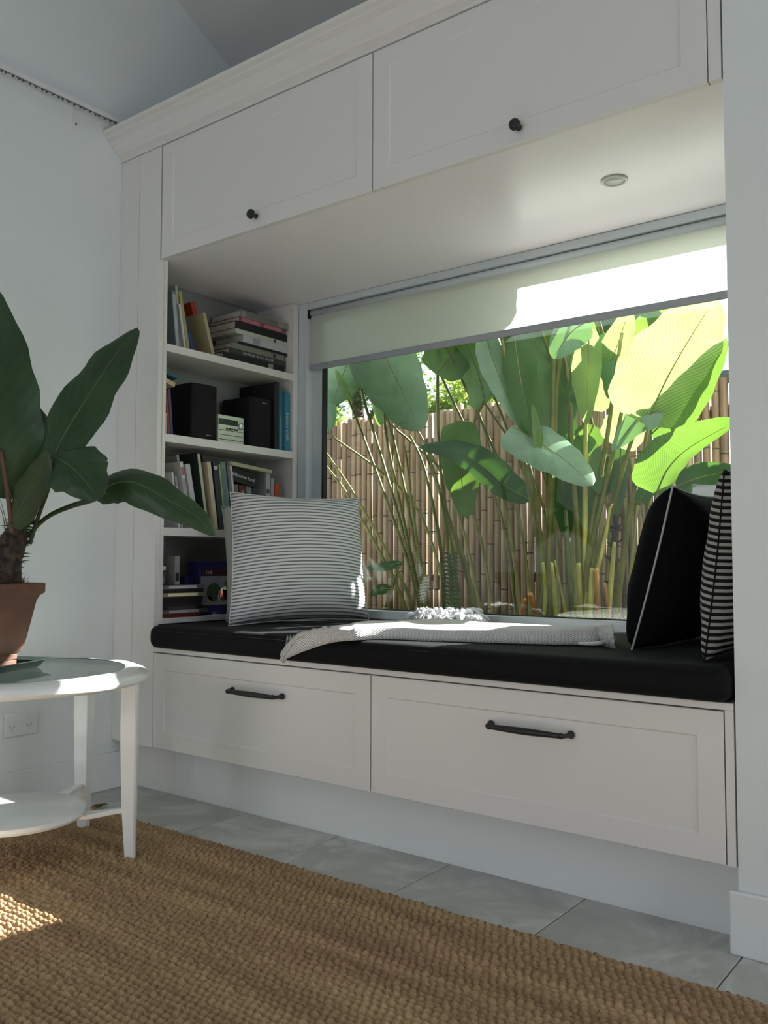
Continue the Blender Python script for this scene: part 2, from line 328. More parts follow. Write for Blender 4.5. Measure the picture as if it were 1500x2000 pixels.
# back wall: right of the niche, and round the window
bw = MB()
bw.box(XW+.003, 2.45, 0, .25, 0, 2.75); bw.box(3.7, 6, 0, .25, 0, 2.75); bw.box(2.45, 3.7, 0, .25, 2.3, 2.75); bw.box(2.45, 3.7, 0, .25, 0, .85); bw.box(XW+.003, XW+.25, .25, YB, 0, 2.75); bw.box(XW+.25, 6, .25, YB, 2.75, 2.85); bw.box(XW+.003, 6, .0, .2, 2.75, zroof(.2))
struct(bw.build('wall_back', WALL)); bw = MB()
bw.box(0, 6, DW+.10, YB, ZC+.09, zroof(YB)+.02)
struct(bw.build('wall_back', WALL)); bw = MB()
bw.box(0, XL, DW+.052, YB, 0, ZC+.09); struct(bw.build('wall_back', WALL)); bw = MB()
bw.box(XL, XW+.003, DW+.052, YB, -.1, .60); struct(bw.build('wall_back', WALL)); bw = MB()
bw.box(XL, XW+.003, DW+.052, YB, ZS, ZC+.09)
struct(bw.build('wall_back', WALL))
rw = MB(); rw.box(0, .6, -5.5, -5.4, 0, 3); rw.box(2.4, 6, -5.5, -5.4, 0, 3); rw.box(.6, 2.4, -5.5, -5.4, 2.1, 3)  # the gap in this unseen wall is added to let sky light in
struct(rw.build('wall_rear', WALL))
cb = MB(); zz = zroof
cb.add([(-.1, YB, zz(YB)), (6.1, YB, zz(YB)), (6.1, YR, zz(YR)), (-.1, YR, zz(YR)), (-.1, -5.5, zz(YR)-(YR+5.5)*.517), (6.1, -5.5, zz(YR)-(YR+5.5)*.517),
        (-.1, YB, zz(YB)+.12), (6.1, YB, zz(YB)+.12), (6.1, YR, zz(YR)+.12), (-.1, YR, zz(YR)+.12), (-.1, -5.5, zz(YR)-(YR+5.5)*.517+.12), (6.1, -5.5, zz(YR)-(YR+5.5)*.517+.12)],
       [(0, 1, 2, 3), (3, 2, 5, 4), (6, 9, 8, 7), (9, 10, 11, 8), (0, 3, 9, 6), (3, 4, 10, 9), (1, 7, 8, 2), (2, 8, 11, 5), (0, 6, 7, 1), (4, 5, 11, 10)])
struct(cb.build('ceiling', CEIL))
flo = MB(); flo.box(-.1, 6.1, -5.5, YB, -.12, -.012); floor = struct(flo.build('floor', GROUT))
def tiles():
    xs = [.225+.395*k for k in range(-1, 10)]; ys = [.17, -.62, -1.41, -2.2, -2.99]
    g = .0014; cache = {}
    for a in range(len(xs)-1):
        for b_ in range(len(ys)-1):
            x0, x1 = max(xs[a], .001)+g, xs[a+1]-g; y1, y0 = ys[b_]-g, ys[b_+1]+g
            key = (round(x1-x0, 4), round(y1-y0, 4))
            if key not in cache:
                hx, hy = key[0]/2, key[1]/2
                q = MB(); c = .0015; vs = []
                for z, d in ((-.013, 0), (-.0012, 0), (0, c)):
                    vs += [(-hx+d, -hy+d, z), (hx-d, -hy+d, z), (hx-d, hy-d, z), (-hx+d, hy-d, z)]
                fs = [(3, 2, 1, 0), (8, 9, 10, 11)]
                for l in (0, 4):
                    for k in range(4): fs.append((l+k, l+(k+1) % 4, l+4+(k+1) % 4, l+4+k))
                q.add(vs, fs); me = q.mesh('floor_tile'); me.materials.append(TILE); cache[key] = me
            o = bpy.data.objects.new('floor_tile', cache[key]); C.objects.link(o); o.parent = floor; o.location = ((x0+x1)/2, (y0+y1)/2, 0)
tiles()
struct(box('baseboard_left', 0, .013, -5.3, .085, 0, .13, TRIM, bevel=.003))
struct(box('baseboard_back', XW-.014, 5.98, -.014, 0, 0, .132, TRIM, bevel=.004))
# ================================================================ joinery
def shaker(b, x0, x1, z0, z1, y0, t, bd, rc, M=None):
    # slab with a recessed centre panel; front face at y0, back at y0+t
    def R(a, y): return [(x0+a, y, z0+a), (x1-a, y, z0+a), (x1-a, y, z1-a), (x0+a, y, z1-a)]
    r = .0015
    vs = R(0, y0+t)+R(0, y0+r)+R(r, y0)+R(bd, y0)+R(bd+.0035, y0+rc)
    fs = [(3, 2, 1, 0), (16, 17, 18, 19)]
    for l in (0, 4, 8, 12):
        for k in range(4): fs.append((l+k, l+(k+1) % 4, l+4+(k+1) % 4, l+4+k))
    b.add(vs, fs); return b
# bookcase facing right, its end panel facing the room
bc = empty('bookcase', (0, 0, 0), label='white built-in bookcase of open shelves at the left end of the window seat', cat='bookcase')
pn = MB(); pn.box(.001, .1085, 0, .019, .176, ZC-.002); pn.box(.1105, XL-.0048, 0, .019, .176, ZC-.002); pn.box(.10, .12, .004, .022, .176, ZC-.002)
pn.build('end_panel', JOIN, bc)
box('toe_panel', .001, .2495, .087, .105, 0, .176, JOIN, bc)
box('front_post', .02, XL, .0195, .032, .60, ZS-.001, JOIN, bc)
box('rear_post', .02, XL, .688, DW-.001, .60, ZS-.001, JOIN, bc)
box('back_panel', .002, .02, .0195, DW-.001, .60, ZS-.001, mat('shade_grey_backing', (.24, .245, .235), .6), bc)  # grey puts the shade inside the bookcase into the panel's colour
for z1, z0 in ((1.600, 1.572), (1.275, 1.246), (.940, .911), (.618, .600)):
    box('shelf', .02, XL, .0322, .6878, z0, z1, JOIN, bc, bevel=.001)
# overhead cabinets
oc = empty('overhead_cabinet', (XL, 0, ZS), label='white overhead cupboard run above the window seat with two shaker doors', cat='cabinet')
cx = MB(); cx.box(.02, XW-.001, .021, DW+.045, ZS, ZS+.018); cx.box(.002, XW-.001, .3, DW+.045, ZS+.1, 2.38)
cx.build('carcass', SOFF, oc)
box('backing', .002, XW-.001, .03, .3, ZS+.018, 2.38, DARKHOLE, oc)
for i, (a, b_) in enumerate(((XL+.0015, 1.1985), (1.2015, 2.158))):
    d = shaker(MB(), a, b_, ZS-.001, ZC-.003, 0, .019, .058, .0035).build('door', JOIN, oc)
    kx = (.722, 1.683)[i]; kz = 1.937
    k = MB(); Mk = Matrix.Translation((kx, 0, kz)) @ Matrix.Rotation(PI/2, 4, 'X')
    k.lathe([(.0075, 0), (.0085, .003), (.006, .006), (.005, .014), (.007, .018), (.0145, .021), (.0155, .026), (.0135, .032), (.006, .034)], n=24, M=Mk)
    k.build('knob', BLACK, d, smooth=True)['label'] = 'round black knob'
box('filler_strip', 2.161, XW-.001, .001, .02, ZS-.001, ZC-.003, JOIN, oc)
cm = MB(); prof = [(.02, ZC), (-.003, ZC), (-.004, ZC+.012), (-.022, ZC+.020), (-.028, ZC+.027), (-.036, ZC+.034), (-.040, ZC+.046), (-.052, ZC+.058), (-.070, ZC+.066), (-.072, ZC+.072), (-.088, ZC+.076), (-.089, ZC+.088), (.02, ZC+.088)]
n = len(prof); cm.add([(.001, y, z) for y, z in prof]+[(XW-.001, y, z) for y, z in prof], [tuple(range(n)), tuple(range(2*n-1, n-1, -1))]+[(i, (i+1) % n, n+(i+1) % n, n+i) for i in range(n)])
o = cm.build('cornice', JOIN, oc)
box('top_board', .001, XW-.001, .02, DW+.05, ZC+.066, ZC+.085, JOIN, oc)
# downlight in the soffit
dl = empty('downlight', (1.786, .363, ZS), label='round recessed downlight, switched off, in the white soffit over the seat', cat='light')
MB().lathe([(.0375, 0), (.0375, -.002), (.034, -.004), (.029, -.003), (.0275, .004), (.0375, .004)], c=(1.786, .363, ZS-.0015), n=40, close=False).build('trim_ring', PLAST, dl, smooth=True)
MB().lathe([(.0265, .004), (.0265, -.002), (.002, -.0025)], c=(1.786, .363, ZS-.001), n=40).build('lens', PLAST, dl, smooth=True)
# bench
be = empty('window_seat_bench', (XL, 0, 0), label='white window seat base with two wide shaker drawers', cat='bench')
box('bench_top', XL-.0035, XW-.001, -.002, DW-.001, .505, .521, JOIN, be, bevel=.002)
box('body', .25, XW-.001, .022, DW-.02, .176, .5045, DARKHOLE, be)
box('toe_kick', .2505, XW-.001, .087, .105, 0, .1755, TRIM, be)
box('toe_return', XW-.046, XW-.014, .0, .086, .0, .12, TRIM, be) if 0 else None
for i, (a, b_) in enumerate(((.2345, 1.1985), (1.2015, 2.1675))):
    d = shaker(MB(), a, b_, .177, .5015, 0, .019, (.056, .056)[i], .0035).build('drawer', JOIN, be)
    x0, x1 = ((.637, .857), (1.592, 1.812))[i]; z = .410; y = -.032
    h = MB()
    pts = smoothpts([(x0, -.004, z), (x0+.002, -.022, z), (x0+.014, y, z), (x0+.06, y-.002, z), ((x0+x1)/2, y-.003, z), (x1-.06, y-.002, z), (x1-.014, y, z), (x1-.002, -.022, z), (x1, -.004, z)], 41)
    rs = []
    for j in range(41):
        t = j/40; rs.append(.0052+.0036*math.exp(-((t-.5)/.22)**2)+(.002 if t < .06 or t > .94 else 0))
    h.tube(pts, rs, 10)
    for xx in (x0, x1): h.lathe([(.0095, 0), (.010, .003), (.007, .006), (.005, .008)], n=18, M=Matrix.Translation((xx, 0, z)) @ Matrix.Rotation(PI/2, 4, 'X'))
    for xx in (x0+.012, x1-.012): h.lathe([(.001, -.007), (.0065, -.005), (.008, 0), (.0065, .005), (.001, .007)], n=14, M=Matrix.Translation((xx, y, z)) @ Matrix.Rotation(PI/2, 4, 'Y'))
    h.build('handle', BLACK, d, smooth=True)['label'] = 'black bow handle'
box('filler_strip', 2.1705, XW-.001, .001, .02, .177, .5045, JOIN, be)
# window
wn = struct(empty('window_1', (XL, DW, .6)))
f = MB(); f.box(XL, XW, DW, DW+.05, .600, .632); f.box(XL, .283, DW, DW+.05, .632, ZS-.001); f.box(2.14, XW, DW, DW+.05, .632, ZS-.001); f.box(.283, 2.14, DW, DW+.05, 1.872, ZS-.001)
f.build('window_frame', WINF, wn, bevel=.0015)
f = MB(); f.box(.283, .333, DW+.042, DW+.07, .632, 1.872); f.box(2.09, 2.14, DW+.042, DW+.07, .632, 1.872); f.box(.333, 2.09, DW+.042, DW+.07, 1.83, 1.872)
f.build('sash', WINF, wn, bevel=.0015)
f = MB(); f.box(.333, .340, DW+.043, DW+.07, .632, 1.83); f.box(.34, 2.09, DW+.052, DW+.07, .632, .636)
f.build('gasket', GASK, wn)
box('glass_pane', .338, 2.088, DW+.058, DW+.062, .634, 1.832, WGLASS, wn)
box('drip_sill', XL, XW, YB, YB+.05, .56, .60, WINF, wn)
# added window further along the same wall, unseen, throwing sun onto the floor
w2 = struct(empty('added_window_2', (3.0, .1, .85)))
f = MB(); f.box(2.451, 2.50, .1, .16, .851, 2.299); f.box(3.65, 3.699, .1, .16, .851, 2.299); f.box(2.50, 3.65, .1, .16, 2.25, 2.299); f.box(2.50, 3.65, .1, .16, .851, .90); f.box(3.05, 3.10, .1, .16, .90, 2.25)
f.build('window_frame', WINF, w2, bevel=.002); box('glass_pane', 2.50, 3.65, .128, .132, .90, 2.25, WGLASS, w2)
# roller blind
rb = empty('roller_blind', (.283, .74, 1.86), label='white roller blind drawn a third of the way down the window', cat='blind')
MB().tube([(.29, .742, 1.857), (2.13, .742, 1.857)], .0135, 16).build('roller', WINF, rb, smooth=True)
MB().add([(.2875, .74, 1.640), (2.132, .74, 1.640), (2.132, .74, 1.864), (.2875, .74, 1.864)], [(0, 1, 2, 3)]).build('fabric', BLIND, rb)
box('bottom_bar', .2865, 2.133, .734, .745, 1.616, 1.641, mat('blind_bar', (.36, .38, .42), .5), rb, bevel=.002)
f = MB(); f.box(.2835, .2865, .725, .755, 1.835, 1.872); f.tube([(.2865, .735, 1.845), (.296, .735, 1.845)], .003, 8); f.tube([(.2865, .73, 1.855), (.293, .73, 1.855)], .003, 8)
f.build('bracket', BLACK, rb)
# seat cushion
def rounded_slab(x0, x1, y0, y1, z0, z1, r, nx=60, ny=16, puff=.004, sag=None):
    bm = bmesh.new(); bmesh.ops.create_cube(bm, size=1)
    for v in bm.verts: v.co = Vector((x0+(v.co.x+.5)*(x1-x0), y0+(v.co.y+.5)*(y1-y0), z0+(v.co.z+.5)*(z1-z0)))
    bmesh.ops.bevel(bm, geom=bm.edges[:], offset=r, segments=5, affect='EDGES', profile=.5)
    me = bpy.data.meshes.new('slab'); bm.to_mesh(me); bm.free(); return me
me = rounded_slab(.2405, XW-.003, -.034, DW-.004, .5215, .5985, .028)
bm = bmesh.new(); bm.from_mesh(me)
for k in range(1, 24):
    x = .2405+k*(XW-.243)/24
    bmesh.ops.bisect_plane(bm, geom=bm.verts[:]+bm.edges[:]+bm.faces[:], plane_co=(x, 0, 0), plane_no=(1, 0, 0))
for v in bm.verts:
    v.co.z += .0025*noise.noise(v.co*4)*(1 if v.co.z > .56 else 0); v.co.y += .003*noise.noise(v.co*5) if v.co.y < 0 else 0
bm.to_mesh(me); bm.free()
seat = link('seat_cushion', me, None, CUSH, True); setp(seat, 'long black seat cushion covering the whole window bench', 'cushion')
seam = MB(); seam.tube([(.26, -.0362, .592-.008), (2.17, -.0362, .584)], .0012, 6); seam.build('seam', CUSH, seat, smooth=True)
# ================================================================ pillows
def pillow(name, base, W, H, T, ax, lean, mt, label, pipe=None, seed=0, group=None, taper=0):
    # base: centre of the lower edge; ax: horizontal unit vector along the width; lean: unit-ish vector of the up axis
    U = Vector((ax[0], ax[1], 0)).normalized(); V = Vector(lean).normalized(); V = (V-U*V.dot(U)).normalized(); Nn = U.cross(V)
    n = 30; me = bpy.data.meshes.new(name); vs = []; fs = []; uvs = {}
    rnd = random.Random(seed)
    def pt(i, j, sgn):
        u = -1+2*i/n; v = -1+2*j/n
        e = max(0, (1-u*u))**.5*max(0, (1-v*v))**.5
        th = T/2*(max(0, (1-u**4))*max(0, (1-v**4)))**.42*(.62+.38*e)
        uu = u*(1-.055*(1-v*v)**1.0*1)*W/2 if 1 else u; vv = v*(1-.055*(1-u*u))*H/2
        uu = u*W/2*(1-.05*(1-v*v))*(1-taper*v); wr = .006*noise.noise(Vector((u*2.2+seed, v*2.2, sgn)))
        wr += .004*math.sin(9*u+6*v+seed)*max(0, abs(u*v)-.15)
        lean_bulge = .012*(1-v)*(1-u*u)*sgn*.5
        return U*uu+V*(vv+H/2)+Nn*(sgn*(th+(wr+lean_bulge)*min(1, 6*min(1-abs(u), 1-abs(v))))), (uu, vv)
    B = Vector(base); idx = {}
    for sgn in (1, -1):
        for i in range(n+1):
            for j in range(n+1):
                bd = i in (0, n) or j in (0, n)
                key = (i, j, 0 if bd else sgn)
                if key in idx: continue
                p, uv = pt(i, j, sgn); idx[key] = len(vs); vs.append(p); uvs[idx[key]] = (uv[0], uv[1]+.020*(2*uv[0]/W)**2)
    def g(i, j, s): return idx[(i, j, 0 if (i in (0, n) or j in (0, n)) else s)]
    for s in (1, -1):
        for i in range(n):
            for j in range(n):
                q = (g(i, j, s), g(i+1, j, s), g(i+1, j+1, s), g(i, j+1, s)); fs.append(q if s == 1 else q[::-1])
    zmin = min(v.z for v in vs); vs = [v+B+Vector((0, 0, -zmin)) for v in vs]
    # flatten where it meets the seat
    me.from_pydata([tuple(v-B) for v in vs], [], fs); uvl = me.uv_layers.new(name='UVMap')
    for p in me.polygons:
        for li in p.loop_indices: uvl.data[li].uv = uvs[me.loops[li].vertex_index]
    o = bpy.data.objects.new(name, me); C.objects.link(o); me.materials.append(mt); o.location = B
    for p in me.polygons: p.use_smooth = True
    setp(o, label, 'pillow', group or 'throw pillows on the window seat')
    ring = [g(i, 0, 1) for i in range(n)]+[g(n, j, 1) for j in range(n)]+[g(n-i, n, 1) for i in range(n)]+[g(0, n-j, 1) for j in range(n)]
    pts = [me.vertices[i].co.copy() for i in ring]; pts.append(pts[0])
    b = MB().tube(pts, pipe[1] if pipe else .0018, 6, cap=False).build('piping' if pipe else 'seam', pipe[0] if pipe else mt, None, True)
    b.parent = o
    if pipe and len(pipe) > 2: b['label'] = pipe[2]
    return o
pillow('throw_pillow', (.585, .380, .6), .55, .465, .18, (.32, .947), (-.095, .03, 1), STRW, 'large square pillow in fine grey and white ticking stripes at left end of seat', seed=1, taper=.035)
pillow('throw_pillow', (.44, .465, .6), .50, .43, .11, (.36, .93), (-.16, .0, 1), PLG, 'plain pale sage pillow mostly hidden behind the ticking-striped pillow', seed=2)
pillow('throw_pillow', (1.885, .415, .6), .43, .425, .21, (.0, 1.0), (.27, 0, 1), PLB, 'black pillow edged with white piping at right end of seat', pipe=(PIPE, .0028, 'white piping'), seed=3)
pillow('throw_pillow', (2.118, .265, .6), .46, .43, .125, (0.0, 1), (.12, 0, 1), STRB, 'black and white striped pillow against the right wall of the niche', seed=4)
pillow('throw_pillow', (2.00, .600, .6), .30, .455, .08, (.80, -.6), (-.02, .03, 1), PLW, 'white pillow whose corner peeks up behind the black piped pillow', seed=5)
# ================================================================ throw
def make_throw():
    bf = [(549, 1291), (572, 1281), (600, 1270), (650, 1255), (710, 1250), (770, 1249), (840, 1252), (914, 1254), (1000, 1257), (1080, 1259), (1130, 1260), (1170, 1260), (1197, 1254)]
    bb = [(552, 1284), (566, 1265), (594, 1245), (645, 1226), (705, 1217), (770, 1213), (840, 1210), (905, 1211), (985, 1218), (1065, 1224), (1120, 1229), (1165, 1234), (1199, 1241)]
    n = 80; Fp = smoothpts([(a, b, 0) for a, b in bf], n); Bp = smoothpts([(a, b, 0) for a, b in bb], n)
    rows = 15; vs = []; uv = []; su = 0; last = None
    for i in range(n):
        t = i/(n-1)
        # front foot of the throw: on the cushion top, or hanging over its front
        p = at('z', .6005, Fp[i].x, Fp[i].y)
        if p.y < -.040: p = at('y', -.0425, Fp[i].x, Fp[i].y)
        hang = min(1, max(0, (.5975-p.z)/.05))
        th = .040+.006*math.sin(7*t+1)
        q = at('z', .6005+th*.75, Bp[i].x, Bp[i].y)
        if q.y < -.03 : q = at('y', -.03, Bp[i].x, Bp[i].y)
        if last is not None: su += (p-last).length
        last = p.copy()
        top = max(p.z+th, .6005+th*.9) if hang < .6 else None
        for j in range(rows):
            s = j/(rows-1)
            if s < .3:        # rounded front fold
                a = s/.3*PI/2; c = p+Vector((0, 0, 0)); nx = (q-p); nx.z = 0; nx.normalize()
                w0 = .016
                r = p+nx*(w0*(1-math.cos(a)))+Vector((0, 0, th*math.sin(a)))
                if p.y < -.035: r = Vector((p.x, p.y-.008*math.sin(a), p.z+(max(q.z, .60+th*.6)-p.z)*math.sin(a)*.9))
            else:
                k = (s-.3)/.7; fr = vs[-1] if j else p
                st = vs[i*rows+int(.3*(rows-1))] if len(vs) > i*rows+int(.3*(rows-1)) else fr
                st = Vector(st); r = st.lerp(q, k); r.z += .008*math.sin(PI*k)+.006*noise.noise(Vector((t*9, k*3, 0)))
                if p.y < -.035 and r.y < -.03: r.y = min(r.y, -.046); 
                elif r.z < .606: r.z = .606
            tp_ = .18+.82*min(1, t/.16)**.8
            r = p+(r-p)*tp_
            if r.y > -.037: r.z = max(r.z, .6008)
            vs.append(tuple(r)); uv.append((su, s*.32))
    fs = [(i*rows+j, (i+1)*rows+j, (i+1)*rows+j+1, i*rows+j+1) for i in range(n-1) for j in range(rows-1)]
    # back edge drop to the seat
    b0 = len(vs)
    for i in range(n):
        v = Vector(vs[i*rows+rows-1]); vs.append((v.x, v.y+.012, max(.601, .601) if v.y > -.03 else v.z-.01)); uv.append((uv[i*rows+rows-1][0], .34))
    fs += [(i*rows+rows-1, (i+1)*rows+rows-1, b0+i+1, b0+i) for i in range(n-1)]
    # right end closed down to the seat
    e0 = (n-1)*rows; c0 = len(vs)
    me = bpy.data.meshes.new('throw'); me.from_pydata(vs, [], fs); uvl = me.uv_layers.new(name='UVMap')
    for p_ in me.polygons:
        p_.use_smooth = True
        for li in p_.loop_indices: uvl.data[li].uv = uv[me.loops[li].vertex_index]
    o = bpy.data.objects.new('throw_blanket', me); C.objects.link(o); me.materials.append(THROW)
    so = o.modifiers.new('thick', 'SOLIDIFY'); so.thickness = .004; so.offset = -1
    setp(o, 'white herringbone throw trailing along the black seat, one corner over the front edge', 'blanket')
    # curled right end, a turned-back flap
    fl = MB(); pts = [(1128, 1259), (1165, 1257), (1197, 1252)]; c = at('z', .61, 1199, 1248)
    a = [at('z', .612, 1160, 1240), at('z', .618, 1180, 1243), at('z', .616, 1199, 1247)]
    fl.tube(smoothpts([at('z', .607, 1130, 1257), at('z', .609, 1165, 1257), at('z', .611, 1190, 1252), at('z', .613, 1196, 1246), at('z', .618, 1170, 1240), at('z', .625, 1120, 1233)], 24), [.004+.003*math.sin(k/23*PI) for k in range(24)], 8)
    fl.build('hem', PLW, o, smooth=True)
    # bunched fringe by the window
    fr = MB()
    rn = random.Random(3)
    cen = [(842, 1200, 34), (868, 1197, 30), (900, 1201, 34), (920, 1203, 22)]
    for (u, v, r) in cen:
        c = at('z', .640, u, v); R_ = r*c_dist(c)/F
        for k in range(70):
            a0 = rn.uniform(0, 2*PI); ph = rn.uniform(.1, 1.35)
            p0 = c+Vector((math.cos(a0)*R_*.4, math.sin(a0)*R_*.4, -.034)); d = Vector((math.cos(a0)*math.sin(ph), math.sin(a0)*math.sin(ph), math.cos(ph)*.75))
            tw = Vector((rn.uniform(-1, 1), rn.uniform(-1, 1), rn.uniform(-.3, .5)))*R_*.35
            p1 = p0+d*R_*.8+Vector((0, 0, .010)); p2 = p1+tw; p3 = p2+Vector((d.x, d.y, -.6))*R_*.5
            for q_ in (p2, p3): q_.z = max(q_.z, .606); q_.y = min(q_.y, .70)
            fr.tube(smoothpts([p0, p1, p2, p3], 8), [.004, .0055, .006, .006, .0055, .005, .004, .001], 5)
    fr.build('fringe', PLW, o, smooth=True)['label'] = 'bunched white fringe'
def c_dist(c): return (c-CAM).dot(FW)
make_throw()
# ================================================================ books and shelf things
def bookmesh(name, O, ang, h, t, d, cov, parent_label, cat='book', group=None, pages=True, title=None, band=None, soft=False):
    """spine on local x=0, thickness along y, height along z, then turned by ang about x"""
    d = min(d, O[0]-.023)
    e = empty(name, O, label=parent_label, cat=cat, group=group); e.rotation_euler = (ang, 0, 0)
    b = MB(); c = .0022 if t > .012 else .0012
    pr = [(0, 0), (0, t), (-d, t), (-d, t-c), (-c*1.5, t-c), (-c*1.5, c), (-d, c), (-d, 0)]
    b.add([(x, y, 0) for x, y in pr]+[(x, y, h) for x, y in pr], [(0, 1, 4, 5), (1, 2, 3, 4), (0, 5, 6, 7), (13, 12, 9, 8), (12, 11, 10, 9), (15, 14, 13, 8)]+[(i, (i+1) % 8, 8+(i+1) % 8, 8+i) for i in range(8)])
    b.build('cover', cmat(cov), e, world=False)
    q = MB(); q.box(-d+.004, -c*1.5, c, t-c, .003, h-.003); q.build('pages', PAPER, e, world=False)
    if band:
        for (z0, z1, col) in band:
            q = MB(); q.box(-.001, .0006, t*.12, t*.88, h*z0, h*z1); q.build('spine_label', cmat(col), e, world=False)
    if title: spine_text(e, h, t, *title)
    return e
def text_mesh(s, size):
    cu = bpy.data.curves.new('lettering', 'FONT'); cu.body = s; cu.size = size; cu.extrude = .0003; cu.align_x = 'CENTER'; cu.align_y = 'CENTER'
    o = bpy.data.objects.new('tmp', cu); C.objects.link(o)
    me = bpy.data.meshes.new_from_object(o); bpy.data.objects.remove(o); return me
def spine_text(e, h, t, s, size, col, pos=.5, flip=False, vert=False):
    me = text_mesh(s, size)
    # letters face +x; baseline runs down the spine (local -z) with letter tops towards +y, or up when flip
    if vert: M = Matrix(((0, 0, 1), (1, 0, 0), (0, 1, 0))).to_4x4()
    else:
        M = Matrix(((0, 0, 1), (0, 1, 0), (-1, 0, 0))).to_4x4() if not flip else Matrix(((0, 0, 1), (0, -1, 0), (1, 0, 0))).to_4x4()
    me.transform(Matrix.Translation((.0010, t/2, h*pos)) @ M)
    o = link('title', me, e, cmat(col), world=False); return o
ZS3 = (1.600, 1.275, .940, .618)
def vbook(sh, X, bu, bv, tu, tv, wpx, d, col, label, **k):
    """a standing book: foot and head of its left spine edge as seen, width in pixels"""
    zb = ZS3[sh]+.0006; P = at('x', X, bu, bv); Q = at('x', X, tu, tv); P2 = at('x', X, bu+wpx, bv)
    y0 = P.y; lean = math.atan2(y0-Q.y, Q.z-zb); lean = max(-.05, lean); h = math.hypot(y0-Q.y, Q.z-zb); t = (P2.y-P.y)*math.cos(lean)*.97
    k.setdefault('group', ('books on the top shelf', 'books on the speaker shelf', 'books on the third shelf', 'books on the bottom shelf')[sh])
    return bookmesh('book', (X, y0, zb), lean, h, max(t, .004), d, col, label, **k)
def hbook(X, u0, v0, u1, v1, tpx, d, col, label, group=None, zt=None, slope=None, **k):
    P = at('x', X, u0, v0); Q = at('x', X, u1, v1); P2 = at('x', X, u0, v0+tpx)
    ln = math.hypot(Q.y-P.y, Q.z-P.z); a = math.atan2(Q.z-P.z, Q.y-P.y)
    if slope is not None: a = slope
    O = (X, P.y, P.z if zt is None else zt)
    if group is None: group = ('books on the top shelf' if P.z > 1.58 else 'books on the speaker shelf' if P.z > 1.27 else 'books on the third shelf')
    return bookmesh('book', O, a-PI/2, ln, P.z-P2.z, d, col, label, group=group, **k)
G1 = None
# top shelf, standing
vbook(0, .205, 344, 673, 335, 568, 8, .17, (120, 132, 140), 'grey-blue book with white lettered spine first on the top shelf', band=[(.05, .95, (170, 176, 182))])
vbook(0, .19, 353, 674, 342, 557, 4.6, .15, (172, 172, 160), 'tall thin off-white book second on the top shelf')
vbook(0, .205, 360.5, 679, 349, 594, 4, .14, (200, 200, 196), 'short thin white book third on the top shelf')
vbook(0, .195, 366, 680, 349, 569, 6, .15, (176, 160, 118), 'tall tan book fourth on the top shelf')
vbook(0, .19, 374.5, 682, 354, 610, 9, .15, (34, 52, 96), 'dark blue paperback on the top shelf before the red-orange book', band=[(.1, .5, (40, 70, 120))])
vbook(0, .11, 398, 686, 372, 590, 9, .10, (160, 50, 28), 'red-orange book peeking above the cream book on the top shelf')
vbook(0, .205, 415, 692, 396, 611, 6, .15, (176, 164, 124), 'cream hardback showing its cover, leaning towards the left post on the top shelf')
# top shelf, the lying stack, given bottom to top by their heights
def stack(X, base, items, kd):
    z = base+.0006
    for (y0, y1, t, d, xo, col, label, kw) in items:
        bookmesh('book', (X+xo, y0, z+t), -PI/2, y1-y0, t, d, col, label, group='books on the top shelf', **kw); z += t+.0004
stack(.2, ZS3[0], [
    (.335, .675, .034, .19, 0, (16, 26, 28), 'black-green book at the very bottom of the lying stack on the top shelf', dict(band=[(.72, .80, (150, 155, 150))])),
    (.365, .680, .022, .18, 0, (56, 56, 54), 'dark grey art book with pale lettered spine, second from stack bottom', dict(title=('THE MAGIC OF M.C. ESCHER', .0135, (200, 200, 196), .5, True))),
    (.375, .672, .022, .18, 0, (128, 128, 118), 'grey-white book third from the bottom of the lying stack', dict(band=[(.78, .84, (50, 48, 90))])),
    (.410, .700, .010, .17, .003, (22, 22, 28), 'thin black book under the wide white book in the lying stack', {}),
    (.430, .700, .030, .17, .008, (188, 188, 194), 'thick white book jutting forward in the middle of the lying stack', dict(band=[(.2, .35, (150, 150, 160))])),
    (.395, .690, .018, .18, .002, (186, 190, 176), 'off-white book under the black one in the lying stack', dict(band=[(.72, .76, (40, 40, 40))])),
    (.395, .690, .030, .18, .002, (20, 24, 26), 'thick black book under the pink-spined one in the lying stack', {}),
    (.412, .660, .020, .18, .006, (132, 62, 82), 'pink-spined book second from the top of the lying stack', dict(band=[(.05, .45, (176, 110, 128)), (.55, .95, (176, 110, 128))])),
    (.418, .712, .026, .18, .008, (138, 138, 132), 'grey hardback topmost of the lying stack on the top shelf', dict(band=[(.1, .7, (110, 110, 106))])),
], None)
